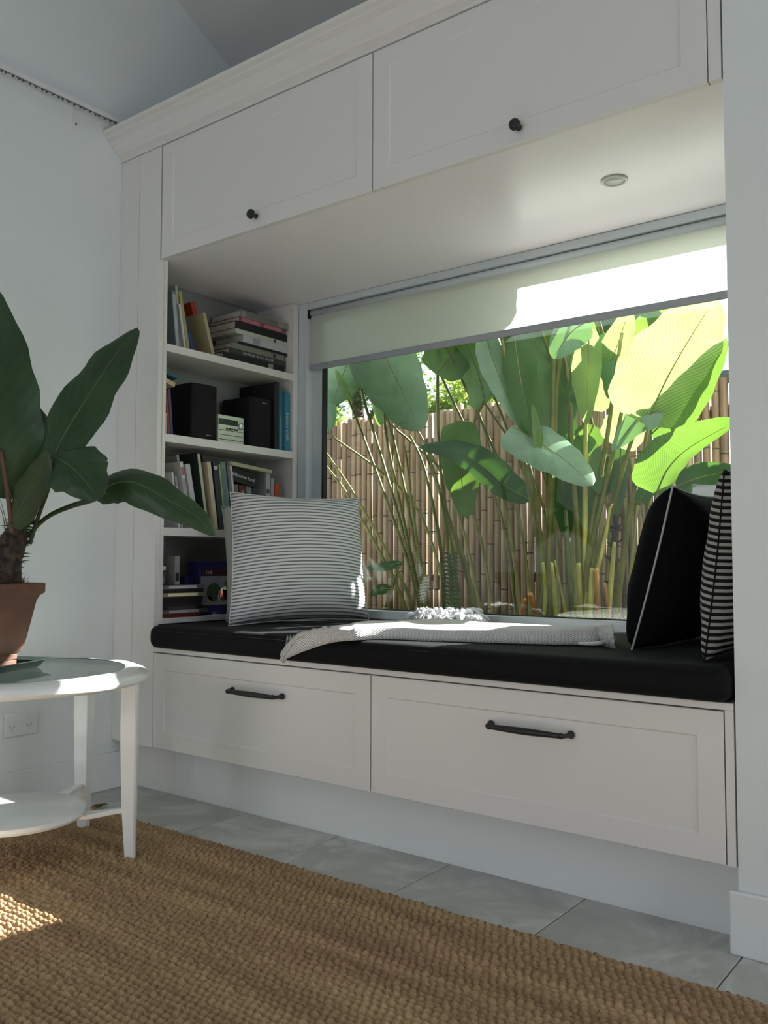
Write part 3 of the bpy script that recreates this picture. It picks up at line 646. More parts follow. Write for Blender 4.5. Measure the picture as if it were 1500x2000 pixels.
# second shelf
def speaker(y0, y1, z1, x1, d, label, logo):
    e = empty('bookshelf_speaker', ((x1), y0, ZS3[1]+.0006), label=label, cat='speaker', group='pair of bookshelf speakers')
    SPK = mat('speaker_vinyl', (.008, .008, .009), .5); GR = mat('speaker_cloth', (.022, .02, .022), .95, bump=.6, bscale=900, spec=.1)
    zb = ZS3[1]+.0006
    box('cabinet', x1-d, x1-.012, y0, y1, zb, z1, SPK, e, bevel=.002)
    g = MB(); n = 8
    prof = [(x1-.011, y0+.001)]+[(x1-.011+.014*math.sin(PI*k/n)**.5, y0+.003+(y1-y0-.006)*k/n) for k in range(n+1)]+[(x1-.011, y1-.001)]
    m_ = len(prof); g.add([(x, y, zb+.002) for x, y in prof]+[(x, y, z1-.002) for x, y in prof], [tuple(range(m_)), tuple(range(2*m_-1, m_-1, -1))]+[(i, (i+1) % m_, m_+(i+1) % m_, m_+i) for i in range(m_)])
    g.build('grille', GR, e)
    me = text_mesh('Panasonic', .0062); me.transform(Matrix.Translation((x1+.0032, (y0*(1-logo[0])+y1*logo[0]), zb+(z1-zb)*logo[1])) @ Matrix(((0, 0, 1), (1, 0, 0), (0, 1, 0))).to_4x4())
    link('logo', me, e, cmat((200, 200, 200)))
a = at('x', .214, 376, 850); b_ = at('x', .214, 426, 857); c = at('x', .214, 376, 745)
speaker(a.y, b_.y, c.z, .214, .16, 'black bookshelf speaker standing left of the mini stereo', (.60, .09))
a = at('x', .222, 491, 870); b_ = at('x', .222, 534, 879); c = at('x', .222, 491, 773)
speaker(a.y, b_.y, c.z, .222, .17, 'black bookshelf speaker standing right of the mini stereo', (.55, .90))
st = empty('mini_stereo', (.2, .35, ZS3[1]), label='silver mini stereo with dark display and round volume knob between two black speakers', cat='stereo')
a = at('x', .2, 427, 860).y; b_ = at('x', .2, 477, 866).y; z0 = ZS3[1]+.0006; z1 = at('x', .2, 427, 808).z
SIL = mat('silver_plastic', rgb(202, 210, 190), .35, metal=.2); b_ = max(b_, a+.1)
box('body', .04, .197, a, b_, z0, z1, SIL, st, bevel=.003)
hh = z1-z0; ww = b_-a
box('display', .196, .1985, a+.002, b_-.03*ww/.12, z0+hh*.66, z0+hh*.86, mat('display_dark', (.01, .03, .015), .2), st)
MB().lathe([(.014, 0), (.013, .008), (.009, .009)], n=24, M=Matrix.Translation((.197, b_-.018, z0+hh*.68)) @ Matrix.Rotation(PI/2, 4, 'Y')).build('volume_knob', mat('chrome_knob', (.6, .6, .58), .25, metal=.7), st, smooth=True)
for k in range(3): box('tray_slot', .196, .1975, a+.004, b_-.004, z0+hh*(.14+.16*k), z0+hh*(.15+.16*k)+.001, DARKHOLE, st)
for k in range(5): box('button', .196, .1995, a+ww*(.30+.1*k), a+ww*(.36+.1*k), z0+hh*.50, z0+hh*.56, DARKHOLE, st)
vbook(1, .215, 322, 848, 322, 806, 4, .14, (170, 165, 150), 'short cream paperback by the left post on the second shelf')
vbook(1, .20, 328, 849, 322, 762, 5, .14, (150, 52, 34), 'dark red and orange book by the left post on the second shelf', band=[(.4, .6, (190, 70, 36))])
vbook(1, .20, 333.5, 849, 328, 759, 5, .14, (84, 70, 110), 'purple-blue paperback beside the left speaker', band=[(.02, .35, (50, 74, 110))])
for (u0, v0, u1, v1, t, c, l) in ((318, 721, 349, 735, 6, (44, 92, 120), 'blue-covered book lying slanted above the left speaker, uppermost'), (316, 733, 343, 748, 9, (196, 176, 146), 'cream book lying slanted above the left speaker, lower one')):
    hbook(.215, u0, v0, u1, v1, t, .13, c, l)
vbook(1, .225, 536.5, 879, 536.5, 748, 3, .17, (30, 30, 32), 'thin dark album right of the right speaker')
vbook(1, .225, 540, 879, 540, 746, 5, .17, (22, 30, 38), 'near-black book left of the teal books on the second shelf')
vbook(1, .225, 545, 880, 545, 757, 6, .17, (36, 108, 108), 'dark teal book with mottled spine on the second shelf', band=[(.02, .55, (70, 140, 136))])
vbook(1, .225, 551.2, 881, 551.2, 765, 5, .17, (22, 78, 120), 'plain mid-blue book between the two teal books')
vbook(1, .225, 556.5, 881, 556.5, 766, 9.5, .17, (52, 126, 142), 'light teal travel book with white title, last on the second shelf', title=('Boston track', .0225, (170, 205, 200), .42))
bookmesh('book', (.10, .585, ZS3[1]+.0006), 0, .275, .012, .07, (12, 14, 16), 'tall black book with a faint ring standing behind the right speaker', group='books on the speaker shelf')
bookmesh('book', (.075, .40, ZS3[1]+.0006), 0, .235, .012, .05, (92, 74, 50), 'tan book standing far back behind the right speaker', group='books on the speaker shelf')
# third shelf
vbook(2, .215, 349, 1030, 335, 922, 3.2, .16, (196, 196, 196), 'white-spined grey book, first on the third shelf')
vbook(2, .20, 353.5, 1030, 341, 930, 4, .15, (150, 150, 152), 'narrow grey book with white spots, second on the third shelf', band=[(.5, .8, (200, 200, 200))])
vbook(2, .175, 362, 1030, 345, 889, 4.5, .14, (150, 148, 150), 'tall thin grey book, third on the third shelf')
vbook(2, .205, 370, 1030, 351, 902, 6, .16, (206, 206, 206), 'white book with red lettering on its spine on the third shelf', band=[(.80, .92, (180, 90, 90)), (.1, .75, (160, 160, 160))])
vbook(2, .21, 381, 1031, 362, 907, 9, .16, (188, 184, 190), 'thick pale lilac book on the third shelf')
vbook(2, .20, 403, 1031, 384, 884, 6.5, .17, (42, 58, 52), 'dark green hardback showing its cover on the third shelf', band=[(.02, .98, (190, 192, 160))])
vbook(2, .185, 410.5, 1031, 395, 889, 5.5, .15, (60, 30, 28), 'dark maroon book on the third shelf')
vbook(2, .21, 419, 1031, 404, 902, 7.5, .16, (200, 186, 164), 'beige book right of the dark maroon one')
vbook(2, .205, 428.5, 1032, 415.5, 901, 9.5, .16, (34, 44, 60), 'navy blue book on the third shelf', band=[(.88, .93, (180, 184, 190))])
vbook(2, .205, 440, 1032, 427, 907, 2.8, .16, (150, 158, 112), 'thin lime-cream book beside the navy blue one')
vbook(2, .205, 444, 1032, 430, 903, 10, .16, (112, 140, 130), 'grey-green book with dark lettering on the third shelf', band=[(.3, .9, (90, 116, 116))])
vbook(2, .20, 456, 1033, 442.5, 903, 4, .15, (112, 118, 124), 'slim slate grey book on the third shelf')
vbook(2, .205, 462, 1033, 447.8, 901, 4, .16, (190, 190, 186), 'slim white book before the gap on the third shelf')
vbook(2, .19, 464, 1035, 458, 946, 7, .13, (110, 106, 108), 'short grey book under the black lying book')
vbook(2, .19, 471.5, 1035, 467, 947, 12, .13, (92, 44, 36), 'brown-red book with pale number on its spine', title=('100', .022, (220, 190, 170), .80))
vbook(2, .19, 484.5, 1035, 481, 949, 10, .13, (130, 132, 134), 'short pale grey book with a white edge, right of the brown-red one')
vbook(2, .20, 519, 1037, 520, 923, 8, .14, (170, 168, 170), 'pale book with two dark marks on its spine', band=[(.45, .52, (70, 70, 74)), (.65, .72, (70, 70, 74))])
vbook(2, .20, 528, 1037, 529, 934, 7, .14, (150, 154, 156), 'cool grey slim book beside the pale marked one')
vbook(2, .20, 536, 1037, 537, 944, 8, .14, (188, 70, 44), 'orange-red book near the right end of the third shelf')
vbook(2, .20, 544.5, 1037, 545, 954, 5, .14, (104, 120, 70), 'low green book, last on the third shelf')
hbook(.215, 452, 901, 531, 918, 7, .15, (178, 172, 146), 'cream book lying across the tops of the standing books')
hbook(.200, 455, 911, 503, 928, 27, .12, (10, 11, 12), 'thick black cookbook lying on the short books', title=('Melbourne food', .020, (200, 205, 210), .42, True))
# the word on the lying book reads level
# bottom shelf
zb = ZS3[3]+.0006
def pz(u, v, X=.225): return at('x', X, u, v)
cols = [((120, 34, 36), 'red disc case at the bottom of the pile'), ((96, 92, 92), 'grey disc case second from the bottom of the pile'), ((34, 28, 28), 'black disc case with pale letters in the pile'), ((44, 48, 52), 'slate disc case in the middle of the pile'),
        ((40, 26, 24), 'dark brown disc case in the pile'), ((150, 146, 112), 'cream disc case jutting forward in the pile'), ((44, 40, 48), 'charcoal disc case above the cream one'), ((110, 110, 112), 'light grey disc case on top of the pile')]
z = zb
for i, (c, l) in enumerate(cols):
    y0 = .03+.006+.004*((i*7) % 3); y0 = .034+.003*((i*5) % 3); ln = .185+.008*((i*3) % 4); t = .0135 if i != 4 else .018
    bookmesh('disc_case', (.218+.004*((i*5) % 3), y0, z+t), -PI/2, ln, t, .13, c, l+' on the bottom shelf', cat='disc case', group='disc cases piled on the bottom shelf', band=[(.15, .8, tuple(min(255, int(x*1.7)+20) for x in c))] if i in (1, 2, 5, 7) else None); z += t+.0004
zt = z
sp = empty('spray_bottle', (.16, .075, zt), label='small dark bottle with pale cap standing on the pile of disc cases', cat='bottle')
MB().lathe([(.017, 0), (.018, .004), (.018, .045), (.010, .052)], c=(.17, .085, zt+.0004), n=20).build('bottle_body', mat('dark_bottle', (.05, .05, .045), .3), sp, smooth=True)
MB().lathe([(.011, .0525), (.011, .066), (.008, .068)], c=(.17, .085, zt+.0004), n=16).build('cap', PLAST, sp, smooth=True)
bookmesh('book', (.20, .115, zt+.0004), 0, .105, .022, .09, (150, 150, 148), 'small pale book with a dark figure on its spine standing on the disc cases', band=[(.12, .42, (40, 40, 44))])
bookmesh('book', (.19, .1385, zt+.0004), 0, .085, .007, .08, (120, 122, 124), 'thin grey booklet beside the small pale book on the disc cases')
bx = empty('puzzle_box', (.2, .3, zb), label='dark blue game box with a picture panel standing on the bottom shelf', cat='box')
NAVY = cmat((26, 34, 92)); a = pz(390, 1100, .2); b2 = a.y+.34; zt2 = pz(390, 1096, .2).z
b2 = min(b2, .66)
box('box_body', .135, .2, a.y, b2, zb, zt2, NAVY, bx, bevel=.001)
hh = zt2-zb
box('picture_panel', .2, .2008, a.y+.006, b2-.006, zb+hh*.18, zb+hh*.72, cmat((150, 156, 170)), bx)
box('title_band', .2, .2008, a.y+.006, b2-.006, zb+hh*.735, zb+hh*.84, cmat((70, 24, 34)), bx)
for (yy, zz_, r, c) in ((.07, .42, .035, (70, 90, 70)), (.12, .36, .022, (150, 60, 40)), (.16, .44, .045, (110, 120, 60)), (.155, .30, .018, (50, 60, 140)), (.22, .42, .05, (90, 110, 60)), (.05, .28, .014, (170, 150, 60))):
    MB().lathe([(r, 0), (r, .0006)], n=20, M=Matrix.Translation((.2008, a.y+yy, zb+hh*zz_)) @ Matrix.Rotation(PI/2, 4, 'Y') ).build('picture_spot', cmat(c), bx)
me = text_mesh('THE', .018); me.transform(Matrix.Translation((.2012, a.y+.045, zb+hh*.787)) @ Matrix(((0, 0, 1), (1, 0, 0), (0, 1, 0))).to_4x4()); link('lettering', me, bx, cmat((200, 200, 210)))
box('lower_box', .10, .17, a.y-.045, a.y-.004, zb, zb+.145, cmat((20, 34, 70)), setp(empty('game_box', (.13, a.y-.03, zb), label='low navy box tucked between disc cases and puzzle box', cat='box')), bevel=.001)
# ================================================================ left wall fittings
po = empty('power_outlet', (0, -.355, .28), label='white double power outlet on the left wall above the skirting', cat='outlet')
box('faceplate', .0005, .0075, -.413, -.297, .243, .319, PLAST, po, bevel=.003)
for yy in (-.388, -.328):
    box('rocker_switch', .0075, .0105, yy-.006, yy+.006, .296, .306, PLAST, po, bevel=.001)
    s = MB()
    for dy, dz, ang in ((-.007, .0, .5), (.007, .0, -.5), (0, -.012, 0)):
        s.box(-.001, .0006, -.0009, .0009, -.004, .004, M=Matrix.Translation((.0075, yy+dy, .276+dz)) @ Matrix.Rotation(ang, 4, 'X'))
    s.build('socket_slots', DARKHOLE, po)
ct = empty('curtain_track', (0, -1.2, 2.44), label='bare white curtain track with small runners along the top of the left wall', cat='curtain track')
box('rail', .030, .048, -3.0, -.045, 2.436, 2.452, PLAST, ct, bevel=.002)
box('rail_slot', .038, .040, -3.0, -.047, 2.4345, 2.4365, DARKHOLE, ct)
for yy in (-.2, -1.1, -2.0, -2.9):
    box('bracket', .0005, .03, yy-.012, yy+.012, 2.444, 2.450, PLAST, ct); box('bracket_plate', .0005, .003, yy-.012, yy+.012, 2.368, 2.450, PLAST, ct)
    MB().lathe([(.004, 0), (.002, .002)], n=10, M=Matrix.Translation((.003, yy, 2.385)) @ Matrix.Rotation(PI/2, 4, 'Y')).build('screw', BLACK, ct)
gm = None
for k in range(70):
    yy = -.06-.021*k-.008*((k*37) % 7)/7
    if gm is None:
        g = MB(); g.box(-.002, .002, -.003, .003, -.006, 0); gm = g.mesh('runner'); gm.materials.append(mat('runner_grey', (.10, .10, .10), .6))
    o = bpy.data.objects.new('runner', gm); C.objects.link(o); o.parent = ct; o.location = (.039, yy+1.2, 2.4345-2.44)
# ================================================================ side table
TC = Vector((.49, -.655, 0)); RZ = .011
tb = empty('side_table', (TC.x, TC.y, RZ), label='round white side table with inset glass top and lower round shelf', cat='table')
def rr(prof, n=72): return MB().lathe(prof, c=(TC.x, TC.y, 0), n=n, close=False)
rr([(.283, .524), (.290, .5275), (.315, .527), (.338, .518), (.349, .507), (.347, .497), (.335, .490), (.300, .489), (.276, .492), (.276, .5195), (.283, .5200), (.283, .524)]).build('top_ring', TABW, tb, smooth=True)
MB().lathe([(.2825, .5203), (.2825, .526)], c=(TC.x, TC.y, 0), n=72).build('glass_top', TGLASS, tb)
rr([(.2826, .5215), (.2836, .5215), (.2836, .5268), (.2826, .5268)]).build('glass_edge', mat('green_glass_edge', (.01, .03, .025), .2), tb)
MB().lathe([(.170, .128), (.183, .131), (.187, .138), (.186, .148), (.180, .151)], c=(TC.x, TC.y, 0), n=64).build('lower_shelf', TABW, tb, auto=True)
for ang, R_ in ((45, .303), (113, .325), (225, .303), (293, .325)):
    a = math.radians(ang); d = Vector((math.cos(a), math.sin(a), 0)); s_ = Vector((-d.y, d.x, 0))
    b = MB(); lev = [(.489, .024, .022), (.35, .0235, .0215), (.15, .020, .0185), (RZ, .0145, .0135)]
    vs = []
    for z, hw, hd in lev:
        # the outer face stays plumb, the inner face tapers
        o_ = TC+d*(R_+.020); i_ = o_-d*2*hd
        ch = .005
        for q, w_ in ((o_, hw-ch), (o_, -(hw-ch))): vs.append(Vector((q.x, q.y, z))+s_*w_)
        for q, w_ in ((o_-d*ch, -hw), (i_+d*.001, -hw), (i_, -(hw-.001)), (i_, hw-.001), (i_+d*.001, hw), (o_-d*ch, hw)): vs.append(Vector((q.x, q.y, z))+s_*w_)
    fs = [tuple(range(8)), tuple(range(31, 23, -1))]
    for l in range(3):
        for k in range(8): fs.append((l*8+k, l*8+(k+1) % 8, (l+1)*8+(k+1) % 8, (l+1)*8+k))
    b.add(vs, fs); b.build('leg', TABW, tb)
    b = MB(); st_ = TC+d*.16; en = TC+d*(R_-.010); vs = []
    for k in range(9):
        t = k/8; p = st_.lerp(en, t); hw = .009+.012*math.exp(-((t-.35)/.25)**2); z = .118+.016*t
        for (a1, b1) in ((hw, 0), (hw, .013), (-hw, .013), (-hw, 0)): vs.append(Vector((p.x, p.y, z+b1))+s_*a1)
    fs = [(0, 1, 2, 3), (35, 34, 33, 32)]
    for k in range(8):
        for j in range(4): fs.append((k*4+j, k*4+(j+1) % 4, (k+1)*4+(j+1) % 4, (k+1)*4+j))
    b.add(vs, fs); b.build('stretcher', TABW, tb, bevel=.002)
# tray and pot
PC = Vector((.434, -.706, 0)); PA = math.radians(22); PM = Matrix.Translation((PC.x, PC.y, .527)) @ Matrix.Rotation(PA, 4, 'Z')
def sqsection(levels, r=.12, n=6):
    """levels: (half, z) of a square with rounded corners"""
    vs = []; m_ = 4*n
    for h, z in levels:
        rad = h*r if r < 1 else 0
        for q in range(4):
            for k in range(n):
                a = PI/2*q+PI/2*k/(n-1); cx_ = (h-rad)*(1 if q in (0, 3) else -1); cy_ = (h-rad)*(1 if q in (0, 1) else -1)
                vs.append(PM @ Vector((cx_+rad*math.cos(a), cy_+rad*math.sin(a), z)))
    fs = [(i*m_+k, i*m_+(k+1) % m_, (i+1)*m_+(k+1) % m_, (i+1)*m_+k) for i in range(len(levels)-1) for k in range(m_)]
    fs.append(tuple(reversed(range(m_)))); fs.append(tuple((len(levels)-1)*m_+k for k in range(m_)))
    return MB().add(vs, fs)
tr = sqsection([(.092, .0003), (.098, .004), (.103, .014), (.105, .016), (.119, .0215), (.1195, .024), (.105, .0195), (.098, .0165), (.094, .0065), (.02, .006)]).build('plant_tray', TRAY, None, auto=True)
setp(tr, 'dark green square plastic saucer under the terracotta pot on the glass table', 'tray')
pot = empty('terracotta_pot', (PC.x, PC.y, .534), label='square terracotta pot with flared rim on a dark tray', cat='pot')
sqsection([(.052, .0068), (.0525, .020), (.0500, .023), (.0530, .026), (.0535, .036), (.051, .039), (.0575, .044), (.064, .052), (.070, .080), (.084, .160), (.088, .184), (.094, .198), (.103, .206), (.1045, .210), (.1045, .231), (.102, .2335), (.092, .2335), (.088, .222), (.02, .220)], r=.14).build('pot_body', TERRA, pot, auto=True)
# ================================================================ houseplant
DEP = c_dist(Vector((PC.x, PC.y, .8)))
def leaf(parent, mid, wl, wr, Nv, mt, fold=.15, curl=.1, wav=.02, prof='ovate', n=22, name='leaf', rib=None, tipw=0, seed=0):
    P = smoothpts(mid, n); cols = [-1, -.8, -.55, -.28, 0, .28, .55, .8, 1]; vs = []; uv = []
    Ln = sum((P[i+1]-P[i]).length for i in range(n-1))
    for i, p in enumerate(P):
        t = i/(n-1); T = (P[min(i+1, n-1)]-P[max(i-1, 0)]).normalized(); S_ = T.cross(Nv if not callable(Nv) else Nv(t)).normalized(); Nn = S_.cross(T).normalized()
        if prof == 'ovate': w = math.sin(PI*min(1, t**.72))**.72 if 0 < t < 1 else 0
        elif prof == 'paddle': w = (max(0, math.sin(PI*t**.60)))**.55*(1 if t < .8 else 1-.15*(t-.8)/.2)
        elif prof == 'lance': w = max(0, math.sin(PI*t**.9))**.85
        else: w = max(0, math.sin(PI*t))**.6
        w = max(w, .012)
        for c in cols:
            W_ = (wl if c < 0 else wr)*w; k = abs(c)
            q = p+S_*(c*W_)+Nn*(fold*k*W_-curl*k*k*W_)
            q += Nn*(wav*W_*math.sin(t*19+c*2+seed)*k*k)
            q += S_*(c*W_*.035*math.sin(t*31+seed*3+c))*k
            vs.append(q); uv.append((c, t*Ln/.45))
    m_ = len(cols); fs = [(i*m_+j, i*m_+j+1, (i+1)*m_+j+1, (i+1)*m_+j) for i in range(n-1) for j in range(m_-1)]
    me = bpy.data.meshes.new(name); me.from_pydata([tuple(v) for v in vs], [], fs); ul = me.uv_layers.new(name='UVMap')
    for p_ in me.polygons:
        for li in p_.loop_indices: ul.data[li].uv = uv[me.loops[li].vertex_index]
    o = link(name, me, parent, mt, True)
    if rib: 
        rb_ = MB().tube([p_ for p_ in P[:-2]], [rib[1]*(1-.8*k/(n-2)) for k in range(n-2)], 6).build('midrib', rib[0], o, smooth=True, world=False)
        # same space as the leaf mesh
        M = Matrix.Identity(4); q = parent; ch = []
        while q: ch.append(q.matrix_basis.copy()); q = q.parent
        for k in reversed(ch): M = M @ k
        rb_.data.transform(M.inverted())
    return o
pl = empty('houseplant', (PC.x, PC.y, .755), label='large broad-leaved houseplant with fibrous brown trunk growing in terracotta pot', cat='plant')
V0 = -FW
def hp(pts, dd=None): return [atd(DEP+(dd[i] if dd else 0), u, v) for i, (u, v) in enumerate(pts)]
def W(px): return px*DEP/F
def nv(a, b=0): return (V0+RT*a+UP*b).normalized()
leaf(pl, hp([(22, 975), (-2, 880), (-12, 770), (-14, 660), (-30, 545)], [0, -.05, -.06, -.04, .03]), W(84), W(84), nv(.3, .15), LF_P, .18, .25, .05, rib=(RIBP, .004), seed=1)
leaf(pl, hp([(96, 912), (128, 845), (178, 765), (228, 690), (268, 640)], [-.02, -.03, 0, .04, .10]), W(64), W(62), nv(-.35, .2), LF_P, .22, .25, .07, prof='ovate', rib=(RIBP, .0035), seed=2)
leaf(pl, hp([(40, 985), (62, 900), (72, 840), (60, 785)], [.1, .12, .14, .16]), W(38), W(40), nv(.2, 0), LF_P, .1, .2, .03, seed=3)
leaf(pl, hp([(24, 1030), (52, 970), (78, 925), (92, 882)], [-.03, -.08, -.12, -.14]), W(40), W(38), nv(-.4, .1), LF_PO, .2, .3, .05, rib=(RIBP, .0025), seed=4)
leaf(pl, hp([(98, 890), (130, 905), (158, 930), (195, 975)], [-.10, -.14, -.17, -.18]), W(70), W(52), nv(.25, .5), LF_P, .05, .45, .08, prof='paddle', rib=(RIBP, .003), seed=5)
leaf(pl, hp([(185, 975), (215, 948), (262, 942), (325, 975), (385, 1010), (420, 1047)], [-.02, -.05, -.08, -.10, -.10, -.09]), W(42), W(38), nv(.1, .55), LF_P, .05, .5, .08, rib=(RIBP, .003), seed=6)
leaf(pl, hp([(24, 1060), (52, 1010), (66, 985), (74, 960)], [-.01, -.02, -.03, -.03]), W(14), W(14), nv(0, 0), LF_PO, .2, .2, .03, seed=7)
b = MB()
b.tube(smoothpts(hp([(40, 1062), (62, 1038), (95, 1008), (140, 988), (185, 974), (215, 950)], [0, 0, -.01, -.02, -.02, -.04]), 20), [.0045+.004*k/19 for k in range(20)], 8)
b.build('petiole', LF_PO, pl, smooth=True)
MB().tube(smoothpts(hp([(26, 1065), (20, 1000), (10, 930), (2, 880)], [-.02, -.03, -.05, -.055]), 14), [.008-.003*k/13 for k in range(14)], 8).build('petiole', PETR, pl, smooth=True)['label'] = 'reddish leaf stalk'
MB().tube(smoothpts(hp([(58, 1062), (78, 1000), (96, 950), (100, 905)], [.0, -.01, -.02, -.02]), 14), [.006-.002*k/13 for k in range(14)], 8).build('petiole', LF_PO, pl, smooth=True)
MB().tube(smoothpts(hp([(30, 1062), (34, 1030), (38, 985)], [.06, .08, .1]), 10), .005, 8).build('petiole', LF_PO, pl, smooth=True)
tp = smoothpts(hp([(12, 1137), (14, 1100), (22, 1068), (34, 1040), (44, 1018)]), 16)
tk = MB().tube(tp, [.040, .040, .039, .038, .037, .037, .038, .038, .037, .036, .034, .030, .026, .020, .014, .006], 14)
rn = random.Random(11)
for k in range(240):
    i = rn.randrange(0, 15); p = tp[i]; a = rn.uniform(0, 2*PI); r = .036 if i < 11 else .026
    d = Vector((math.cos(a), math.sin(a), rn.uniform(-.2, .9))).normalized(); q = p+Vector((math.cos(a), math.sin(a), 0))*r*.85
    l = rn.uniform(.008, .03); q2 = q+d*l*.6; q3 = q2+Vector((d.x, d.y, d.z*.2-.1))*l*.5
    tk.tube([q, q2, q3], [.0028, .0018, .0004], 4, cap=False)
tk.build('trunk', FIBRE, pl, smooth=False)['label'] = 'shaggy brown fibrous trunk'
for (pts, r) in (([(20, 1060), (10, 1010), (0, 975)], .0016), ([(12, 1045), (4, 1000), (-6, 985)], .0014), ([(44, 1030), (52, 1012), (61, 1000)], .004)):
    MB().tube(smoothpts(hp(pts, [.03]*3), 8), [r*(1-.7*k/7) for k in range(8)], 6).build('old_leaf_stub', FIBRE, pl)
so = MB(); rn = random.Random(5)
cc = atd(DEP-.0, 55, 1142)
for k in range(260):
    a = rn.uniform(0, 2*PI); r = rn.uniform(0, .05); c = PC+Vector((0, 0, .757))+RT*(.03+rn.uniform(-.045, .045))+Vector((rn.uniform(-.03, .03), rn.uniform(-.03, .03), 0)); c.z = .752
    h = rn.uniform(.004, .028)*(1-abs((c-PC).dot(RT)-.03)/.08); d = Vector((rn.uniform(-1, 1), rn.uniform(-1, 1), .6)).normalized()
    so.tube([c, c+Vector((0, 0, h))+d*.01, c+Vector((0, 0, h*.9))+d*.028], [.0009, .0008, .0004], 3, cap=False)
o = so.build('coir', SOIL, pot); o['kind'] = 'stuff'
# ================================================================ rug and a dried leaf
def rug():
    x0, x1, y0, y1 = .16, 2.9, -1.75, -.205; dx, dy = .0036, .0030
    yv = np.arange(y1, -1.45, -dy); yv = np.concatenate([yv, np.arange(-1.45-dy, y0, -.012)])
    xv = np.concatenate([np.arange(x0, 2.5, dx), np.arange(2.5, x1, .006)])
    X, Y = np.meshgrid(xv, yv); px, py = .0190, .0165
    rr_ = np.floor(-Y/py); fy = (-Y/py)-rr_
    ph = (rr_ % 2)*.5+.13*np.sin(rr_*1.7)+.2*np.sin(X*2.1+rr_*.07)
    fx = (X/px+ph) % 1
    # each stitch is a slanted grain of twisted fibre
    sl = (fx+.35*(fy-.5)) % 1
    ga = np.clip(np.sin(np.pi*fy), 0, 1)**.55; gb = np.clip(np.sin(np.pi*sl), 0, 1)**.55
    h = ga*(.35+.65*gb)
    rs = np.random.RandomState(2); tab = rs.rand(400, 300)
    ci = (np.floor(X/px+ph).astype(int)) % 300; ri = rr_.astype(int) % 400
    h = h*(.75+.45*tab[ri, ci])+.05*rs.rand(*X.shape)
    Z = .0010+.0165*h
    edge = np.minimum((X-x0)/.006, 1)*np.minimum((y1-Y)/.005, 1); Z = Z*np.clip(edge, .05, 1)
    Y2 = Y+np.where(Y > y1-.006, .0035*(tab[ri*0, ci]-.3), 0)
    H_, W_ = X.shape; co = np.stack([X, Y2, Z], -1).reshape(-1, 3).astype(np.float32)
    i = np.arange(H_*W_).reshape(H_, W_); f = np.stack([i[:-1, :-1], i[1:, :-1], i[1:, 1:], i[:-1, 1:]], -1).reshape(-1, 4)
    me = bpy.data.meshes.new('rug'); me.vertices.add(len(co)); me.vertices.foreach_set('co', co.ravel())
    me.loops.add(f.size); me.loops.foreach_set('vertex_index', f.ravel().astype(np.int32)); me.polygons.add(len(f)); me.polygons.foreach_set('loop_start', np.arange(0, f.size, 4, dtype=np.int32)); me.polygons.foreach_set('loop_total', np.full(len(f), 4, dtype=np.int32))
    me.polygons.foreach_set('use_smooth', np.ones(len(f), dtype=bool)); me.update(calc_edges=True); me.validate()
    o = link('jute_rug', me, None, JUTE); setp(o, 'chunky woven brown jute rug covering the floor before the bench', 'rug')
rug()
dl_ = leaf(None, [at('z', .004, 172, 1580), at('z', .012, 186, 1577), at('z', .010, 198, 1573), at('z', .004, 211, 1570)], .012, .012, Vector((.3, -.2, 1)), mat('dry_leaf', rgb(96, 80, 52), .8, var=.4, scale=60), .5, .2, .1, name='dried_leaf')
setp(dl_, 'small curled dried brown leaf on the tiles near the left wall', 'leaf')
# ================================================================ garden
gd = MB(); nx, ny = 60, 30; vs = []
for j in range(ny+1):
    for i in range(nx+1):
        x = -4+9*i/nx; y = YB+.001+8*(j/ny)**1.5; z = .50+.02*noise.noise(Vector((x*3, y*3, 0)))+(.02*noise.noise(Vector((x*11, y*11, 3))) if y > YB+.1 else 0); vs.append((x, y, z))
gd.add(vs, [(j*(nx+1)+i, j*(nx+1)+i+1, (j+1)*(nx+1)+i+1, (j+1)*(nx+1)+i) for j in range(ny) for i in range(nx)])
gd.build('ground', mat('garden_bed', rgb(72, 66, 40), .95, var=.5, scale=14, bump=.8, bscale=50, col2=rgb(70, 96, 40)), smooth=True)['kind'] = 'structure'
# bamboo fence
fe = empty('bamboo_fence', (.8, 1.9, .5), label='fence of upright brown bamboo canes standing behind the garden plants', cat='fence')
def cane(h, r, seed):
    rn = random.Random(seed); b = MB(); z = rn.uniform(.02, .28); nodes = []
    while z < h-.02: nodes.append(z); z += rn.uniform(.22, .33)
    prof = [(r, 0)]; 
    for q in nodes: prof += [(r, q-.006), (r*.93, q-.002), (r*1.10, q), (r*.97, q+.005), (r, q+.012)]
    prof += [(r, h), (r*.8, h), (r*.75, h-.02)]
    b.lathe(prof, n=9); me = b.mesh('cane'); 
    for p in me.polygons: p.use_smooth = True
    me.materials.append(BAMB); me.materials.append(NODE)
    for p in me.polygons:
        zc = sum(me.vertices[v].co.z for v in p.vertices)/len(p.vertices)
        if any(abs(zc-(q-.0045)) < .003 for q in nodes): p.material_index = 1
    return me
canes = [cane(1.115+.012*k % .03, .0188, k) for k in range(9)]
rn = random.Random(4); x = -1.7
while x < 3.1:
    o = bpy.data.objects.new('cane', canes[rn.randrange(9)]); C.objects.link(o); o.parent = fe
    o.location = (x-.8, rn.uniform(-.004, .004), rn.uniform(-.012, .012)); s_ = rn.uniform(.90, 1.06); o.scale = (s_, s_, 1); o.rotation_euler = (0, rn.uniform(-.006, .006), rn.uniform(0, 6)); x += .0368+rn.uniform(-.001, .0018)
for z in (.72, 1.45):
    box('rail', -1.75, 3.15, 1.925, 1.96, z, z+.05, mat('fence_rail', rgb(60, 48, 38), .8), fe)
